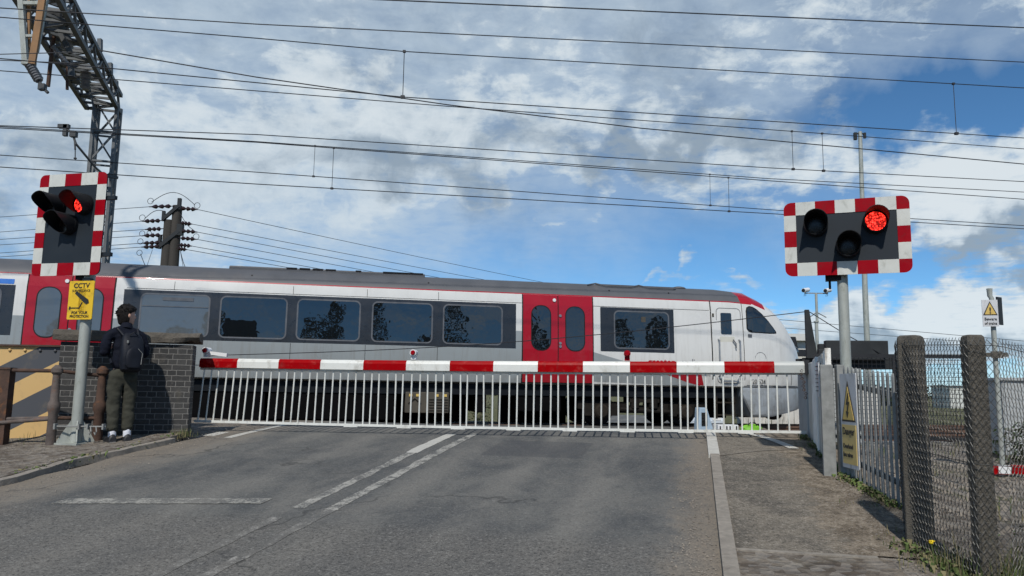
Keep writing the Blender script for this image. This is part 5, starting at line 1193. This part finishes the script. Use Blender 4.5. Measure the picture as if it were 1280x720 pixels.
arc = lambda x0, z0, x1, z1, h: [PZ(x0+(x1-x0)*k/12, 32.8, z0+(z1-z0)*k/12+h*math.sin(math.pi*k/12)) for k in range(13)]
mb.tube(arc(-15.8, 9.5, -13.9, 9.4, .5), .014, 5); mb.tube(arc(-16.05, 8.75, -15.2, 9.1, .18), .014, 5); mb.tube(arc(-16.1, 7.2, -15.3, 6.2, -.25), .014, 5); mb.tube(arc(-14.5, 9.0, -13.9, 8.3, -.1), .014, 5); mb.tube(arc(-14.4, 7.4, -13.9, 6.4, -.2), .014, 5); mb.tube([PZ(-15.6, 32.8, 7.4), PZ(-15.9, 32.8, 6.2)], .01, 4); mb.tube([PZ(-14.4, 32.8, 7.4), PZ(-14.1, 32.8, 6.2)], .01, 4)
mb.build('jumper_cable', 'wire', pw)
names = ['topmost', 'second', 'third', 'fourth', 'fifth', 'lowest']
ends_r = [393, 398, 405, 411, 416, 421]; ends_l = [(272, 260), (291, 278), (300, 288), (307, 296), (317, 305), (322, 310)]
for i in range(6):
    a = Vector((right[i][1], 32.8, right[i][0])); b = unp(900, ends_r[i], 78.)
    pts = [a+(b-a)*k/16-Vector((0, 0, .25*math.sin(math.pi*k/16))) for k in range(17)]
    mb = MB(); mb.tube([p-a for p in pts], .013, 5); o = mb.build('power_line', 'wire'); o.location = a; tag(o, names[i]+' power line running right from the wooden pole behind the train roof', 'power line', 'power lines on the wooden pole')
    a = Vector((left[i][1], 32.8, left[i][0])); y0, y1 = ends_l[i]; b = unp(-180, y0+(y0-y1)/185*180, 44.)
    pts = [a+(b-a)*k/10 for k in range(11)]
    mb = MB(); mb.tube([p-a for p in pts], .013, 5); o = mb.build('power_line', 'wire'); o.location = a; tag(o, names[i]+' power line running left from the wooden pole past the portrait signal', 'power line', 'power lines on the wooden pole')
for i, (ya, yb, Y) in enumerate(((393, 420, 40.), (404, 427, 42.))):
    a, b = unp(900, ya, Y), unp(1300, yb+ (yb-ya)*.3, Y); mb = MB(); mb.tube([Vector((0, 0, 0)), b-a], .013, 5); o = mb.build('power_line', 'wire'); o.location = a; tag(o, ('upper', 'lower')[i]+' of two thin distant wires passing behind the camera mast', 'power line')

# ------------------------------------------------------------------ person
px_, py_ = -5.02, 10.05
per = thing('person', 'person in navy jumper and olive trousers standing at the brick wall, back turned, looking right', 'person', (px_, py_, .89), R(42))
per.rotation_euler.x = R(-3.5)
def skinned(name, verts, edges, radii, m, parent, sub=2, root=0, disp=0.):
    me = bpy.data.meshes.new(name); me.from_pydata(verts, edges, []); o = bpy.data.objects.new(name, me); COL.objects.link(o)
    md = o.modifiers.new('s', 'SKIN'); md.use_smooth_shade = True
    for i, v in enumerate(me.skin_vertices[0].data):
        r = radii[i]; v.radius = r if isinstance(r, tuple) else (r, r); v.use_root = (i == root)
    sb = o.modifiers.new('d', 'SUBSURF'); sb.levels = sub; sb.render_levels = sub
    bpy.context.view_layer.update()
    me2 = bpy.data.meshes.new_from_object(o.evaluated_get(bpy.context.evaluated_depsgraph_get())); me2.name = name
    COL.objects.unlink(o); bpy.data.objects.remove(o)
    if disp:
        for v in me2.vertices:
            c = v.co; k = disp*(noise.noise(Vector((c.x*9, c.y*9, c.z*14)))+.6*noise.noise(Vector((c.x*20, c.y*20, c.z*26)))); v.co = c+v.normal*k
    for p in me2.polygons: p.use_smooth = True
    me2.materials.clear(); me2.materials.append(M[m]); o = bpy.data.objects.new(name, me2); COL.objects.link(o); o.parent = parent; return o
# skeleton (facing +y)
V = [(0, 0, .93), (0, .01, 1.08), (0, .0, 1.25), (0, -.01, 1.40), (0, -.005, 1.49), (.01, .03, 1.56)]
E_ = [(0, 1), (1, 2), (2, 3), (3, 4), (4, 5)]; Rr = [(.11, .09), (.11, .09), (.15, .11), (.14, .09), .055, .055]
def add(v, r, to): V.append(v); Rr.append(r); E_.append((to, len(V)-1)); return len(V)-1
hd_ = add((.015, .03, 1.64), (.075, .09), 5); add((.015, .03, 1.71), (.06, .075), hd_)
for sx in (-1, 1):
    h = add((sx*.085, 0, .86), .085, 0); k = add((sx*.09, .02, .50), .055, h); a = add((sx*.085, -.01, .10), .038, k); f_ = add((sx*.09, .03, .045), .035, a); add((sx*.10, .17, .03), .03, f_)
    sh = add((sx*.19, -.01, 1.40), .055, 3); el = add((sx*.235, -.03, 1.14), .042, sh); wr = add((sx*.16, .20, 1.20), .030, el); hn = add((sx*.10, .28, 1.25), (.035, .022), wr)
    for j, (ox, oz, ln) in enumerate(((-.028, .02, .065), (-.01, .028, .075), (.01, .03, .07), (.027, .024, .055))):
        a1 = add((sx*(.095)+ox, .32, 1.262+oz), .0095, hn); a2 = add((sx*.085+ox, .32+ln*.5, 1.275+oz), .009, a1); add((sx*.075+ox, .30+ln*.9, 1.255+oz), .008, a2)
    a1 = add((sx*.06, .29, 1.27), .011, hn); add((sx*.05, .33, 1.285), .009, a1)
Rr = [tuple(q*.8 for q in r) if isinstance(r, tuple) and i < 5 else (r*.72 if not isinstance(r, tuple) and r > .02 else r) for i, r in enumerate(Rr)]
skinned('body', V, E_, Rr, 'skin', per, 2)
# jumper and trousers
JV = [(0, 0, .90), (0, .0, 1.05), (0, -.005, 1.2), (0, -.012, 1.34), (0, -.012, 1.43), (0, .005, 1.50)]; JR = [(.165, .125), (.155, .12), (.165, .125), (.17, .115), (.125, .085), (.07, .07)]; JE = [(0, 1), (1, 2), (2, 3), (3, 4), (4, 5)]
for sx in (-1, 1):
    n0 = len(JV); JV += [(sx*.17, -.01, 1.405), (sx*.235, -.03, 1.30), (sx*.252, -.03, 1.14), (sx*.21, .09, 1.15), (sx*.165, .19, 1.195)]; JR += [.078, .070, .060, .053, .042]; JE += [(4, n0), (n0, n0+1), (n0+1, n0+2), (n0+2, n0+3), (n0+3, n0+4)]
skinned('jumper', JV, JE, JR, 'navy', per, 3, 0, .014)
TV = [(0, 0, .98), (0, 0, .88)]; TR = [(.150, .115), (.155, .12)]; TE = [(0, 1)]
for sx in (-1, 1):
    n0 = len(TV); TV += [(sx*.09, 0, .78), (sx*.092, .015, .5), (sx*.09, -.005, .25), (sx*.088, -.01, .115)]; TR += [(.095, .106), (.076, .086), (.068, .078), (.060, .070)]; TE += [(1, n0), (n0, n0+1), (n0+1, n0+2), (n0+2, n0+3)]
skinned('trousers', TV, TE, TR, 'olive', per, 3, 0, .014)
for sx in (-1, 1):
    mb = MB(); mb.tube([(sx*.088, -.005, .17), (sx*.088, -.012, .10), (sx*.09, .0, .075)], [.046, .048, .045], 14); mb.build('sock', 'sock', per)
    mb = MB(); rings = []
    for y, w2, h2 in ((-.085, .036, .07), (-.07, .050, .095), (-.02, .054, .098), (.05, .054, .085), (.12, .05, .06), (.175, .042, .042), (.2, .02, .03)):
        rings.append([Vector((sx*(.09+max(0, y)*.1)+w2*math.cos(R(a)), y+.01, max(.004, .012+h2*max(0, math.sin(R(a)))))) for a in range(-20, 340, 24)])
    mb.loft(rings); sh_ = mb.build('shoe', 'shoe', per); mb = MB(); mb.prism([(sx*(.09+max(0, y)*.1)+s_*w2, y+.01, 0) for y, w2, s_ in ((-.085, .035, -1), (.1, .055, -1), (.2, .025, -1), (.2, .025, 1), (.1, .055, 1), (-.085, .035, 1))], (0, 0, .022)); mb.build('sole', 'sole', sh_)
# head details: turned to the right (towards +x, a little forward)
HC = Vector((.015, .03, 1.655)); hm = Matrix.Translation(HC) @ Matrix.Rotation(R(-82), 4, 'Z')     # face along local +y
def HP(x, y, z): return (hm @ Vector((x, y, z)))
mb = MB(); rings = []
for z, wx, yf, yb in ((-.125, .030, .075, -.01), (-.11, .045, .088, -.03), (-.08, .060, .092, -.06), (-.04, .068, .093, -.085), (0, .073, .096, -.098), (.04, .074, .096, -.104), (.075, .068, .085, -.098), (.1, .05, .06, -.075), (.115, .02, .02, -.03)):
    rings.append([HP(wx*math.sin(R(a)), (yf if math.cos(R(a)) > 0 else -yb)*math.cos(R(a)), z) for a in range(0, 360, 20)])
mb.loft(rings); face = mb.build('head', 'skin', per, smooth=True)
mb = MB(); mb.loft([[HP(-.006, .092, .02), HP(.006, .092, .02), HP(0, .1, .02)], [HP(-.014, .092, -.03), HP(.014, .092, -.03), HP(0, .122, -.026)], [HP(-.012, .09, -.042), HP(.012, .09, -.042), HP(0, .10, -.042)]]); mb.build('nose', 'skin', face)
for sx in (-1, 1):
    mb = MB(); mb.ball(HP(sx*.03, .084, .012), .012, 10, 8); mb.build('eye', 'plastic_white', face); mb = MB(); mb.ball(HP(sx*.031, .093, .012), .0055, 8, 6); mb.build('pupil', 'black', face)
    mb = MB(); mb.tube([HP(sx*.015, .094, .034), HP(sx*.032, .09, .038), HP(sx*.05, .078, .032)], .004, 5); mb.build('eyebrow', 'hair', face)
    mb = MB(); mb.ball(HP(sx*.074, -.005, -.01), (.02, .02, .032), 10, 8); mb.build('ear', 'skin', face)
mb = MB(); mb.tube([HP(-.022, .088, -.07), HP(0, .096, -.068), HP(.022, .088, -.07)], [.003, .006, .003], 6); mb.build('mouth', 'red_sign', face)
mb = MB(); rings = []
for z, wx, yf, yb in ((-.125, .04, -.03, -.085), (-.105, .062, -.025, -.100), (-.075, .074, -.025, -.110), (-.050, .080, -.02, -.116), (-.02, .082, -.01, -.118), (.02, .086, .03, -.122), (.05, .088, .095, -.122), (.085, .084, .112, -.115), (.112, .066, .09, -.095), (.13, .035, .04, -.05), (.136, .008, .01, -.01)):
    rr = []
    for a in range(0, 360, 15):
        y = (yf if math.cos(R(a)) > 0 else -yb)*abs(math.cos(R(a)))*(1 if math.cos(R(a)) > 0 else -1); p = Vector((wx*math.sin(R(a)), y if z > .02 or math.cos(R(a)) < 0 else yf*abs(math.cos(R(a))), z))
        p *= 1.04+.10*noise.noise(p*22)+.05*noise.noise(p*55); rr.append(HP(*p))
    rings.append(rr)
mb.loft(rings); rh = random.Random(8)
for k in range(90):        # loose tufts over the crown, sides and nape
    a, e = rh.uniform(0, 6.283), rh.uniform(-.35, 1.45); p = Vector((.083*math.cos(a)*math.cos(e), .112*math.sin(a)*math.cos(e)-.008, .02+.112*math.sin(e)))
    if p.y > .03 and p.z < .075: continue
    t_ = Vector((rh.uniform(-1, 1), rh.uniform(-1, .6), rh.uniform(-1, .5))).normalized()*.035; n_ = p.normalized()
    mb.tube([HP(*(p-t_*.6)), HP(*(p+n_*.012)), HP(*(p+t_+n_*.004))], [.012, .014, .002], 6)
mb.build('hair', 'hair', per, smooth=True)
mb = MB(); mb.tube([(0, -.01, 1.46), (.005, .0, 1.50), (.008, .01, 1.53)], [.088, .076, .070], 16); mb.build('collar', 'navy', per, smooth=True)
# backpack
bp_ = thing('backpack', 'dark navy backpack worn on the back of the person by the wall', 'backpack', (px_, py_, .89), R(42))
bp_.rotation_euler.x = R(-3.5)
mb = MB(); rings = []
for z, wx, dep in ((.89, .09, .10), (.92, .125, .16), (1.02, .138, .185), (1.15, .138, .18), (1.28, .132, .145), (1.36, .11, .10), (1.40, .07, .05)):
    rings.append([Vector((.03+wx*math.copysign(abs(math.cos(R(a)))**.6, math.cos(R(a))), -.13-dep/2+dep/2*math.copysign(abs(math.sin(R(a)))**.6, math.sin(R(a))), z)) for a in range(0, 360, 20)])
mb.loft(rings); mb.build('main_bag', 'pack', bp_, smooth=True)
mb = MB(); rings = []
for z, wx in ((.94, .075), (.97, .10), (1.08, .10), (1.15, .085), (1.18, .05)):
    rings.append([Vector((.03+wx*math.copysign(abs(math.cos(R(a)))**.6, math.cos(R(a))), -.30+.035*math.copysign(abs(math.sin(R(a)))**.6, math.sin(R(a))), z)) for a in range(0, 360, 20)])
mb.loft(rings); mb.build('pocket', 'pack', bp_, smooth=True)
for sx in (-1, 1): mb = MB(); mb.tube([(.03+sx*.09, -.16, 1.36), (sx*.12, -.08, 1.46), (sx*.13, .02, 1.47), (sx*.14, .12, 1.36), (sx*.16, .10, 1.15), (sx*.17, -.1, 1.0)], .018, 8); mb.build('strap', 'pack', bp_)
mb = MB(); mb.tube([(.11, -.345, .98), (.125, -.335, 1.12), (.07, -.335, 1.18)], .004, 5); mb.build('zip', 'galv', bp_); mb = MB(); mb.tube([(-.02, -.25, 1.36), (.03, -.27, 1.40), (.08, -.25, 1.36)], .008, 6); mb.build('grab_loop', 'pack', bp_); mb = MB(); mb.box((-.05, -.30, 1.27), (.018, .01, .035)); mb.build('zip_pull', 'galv', bp_)
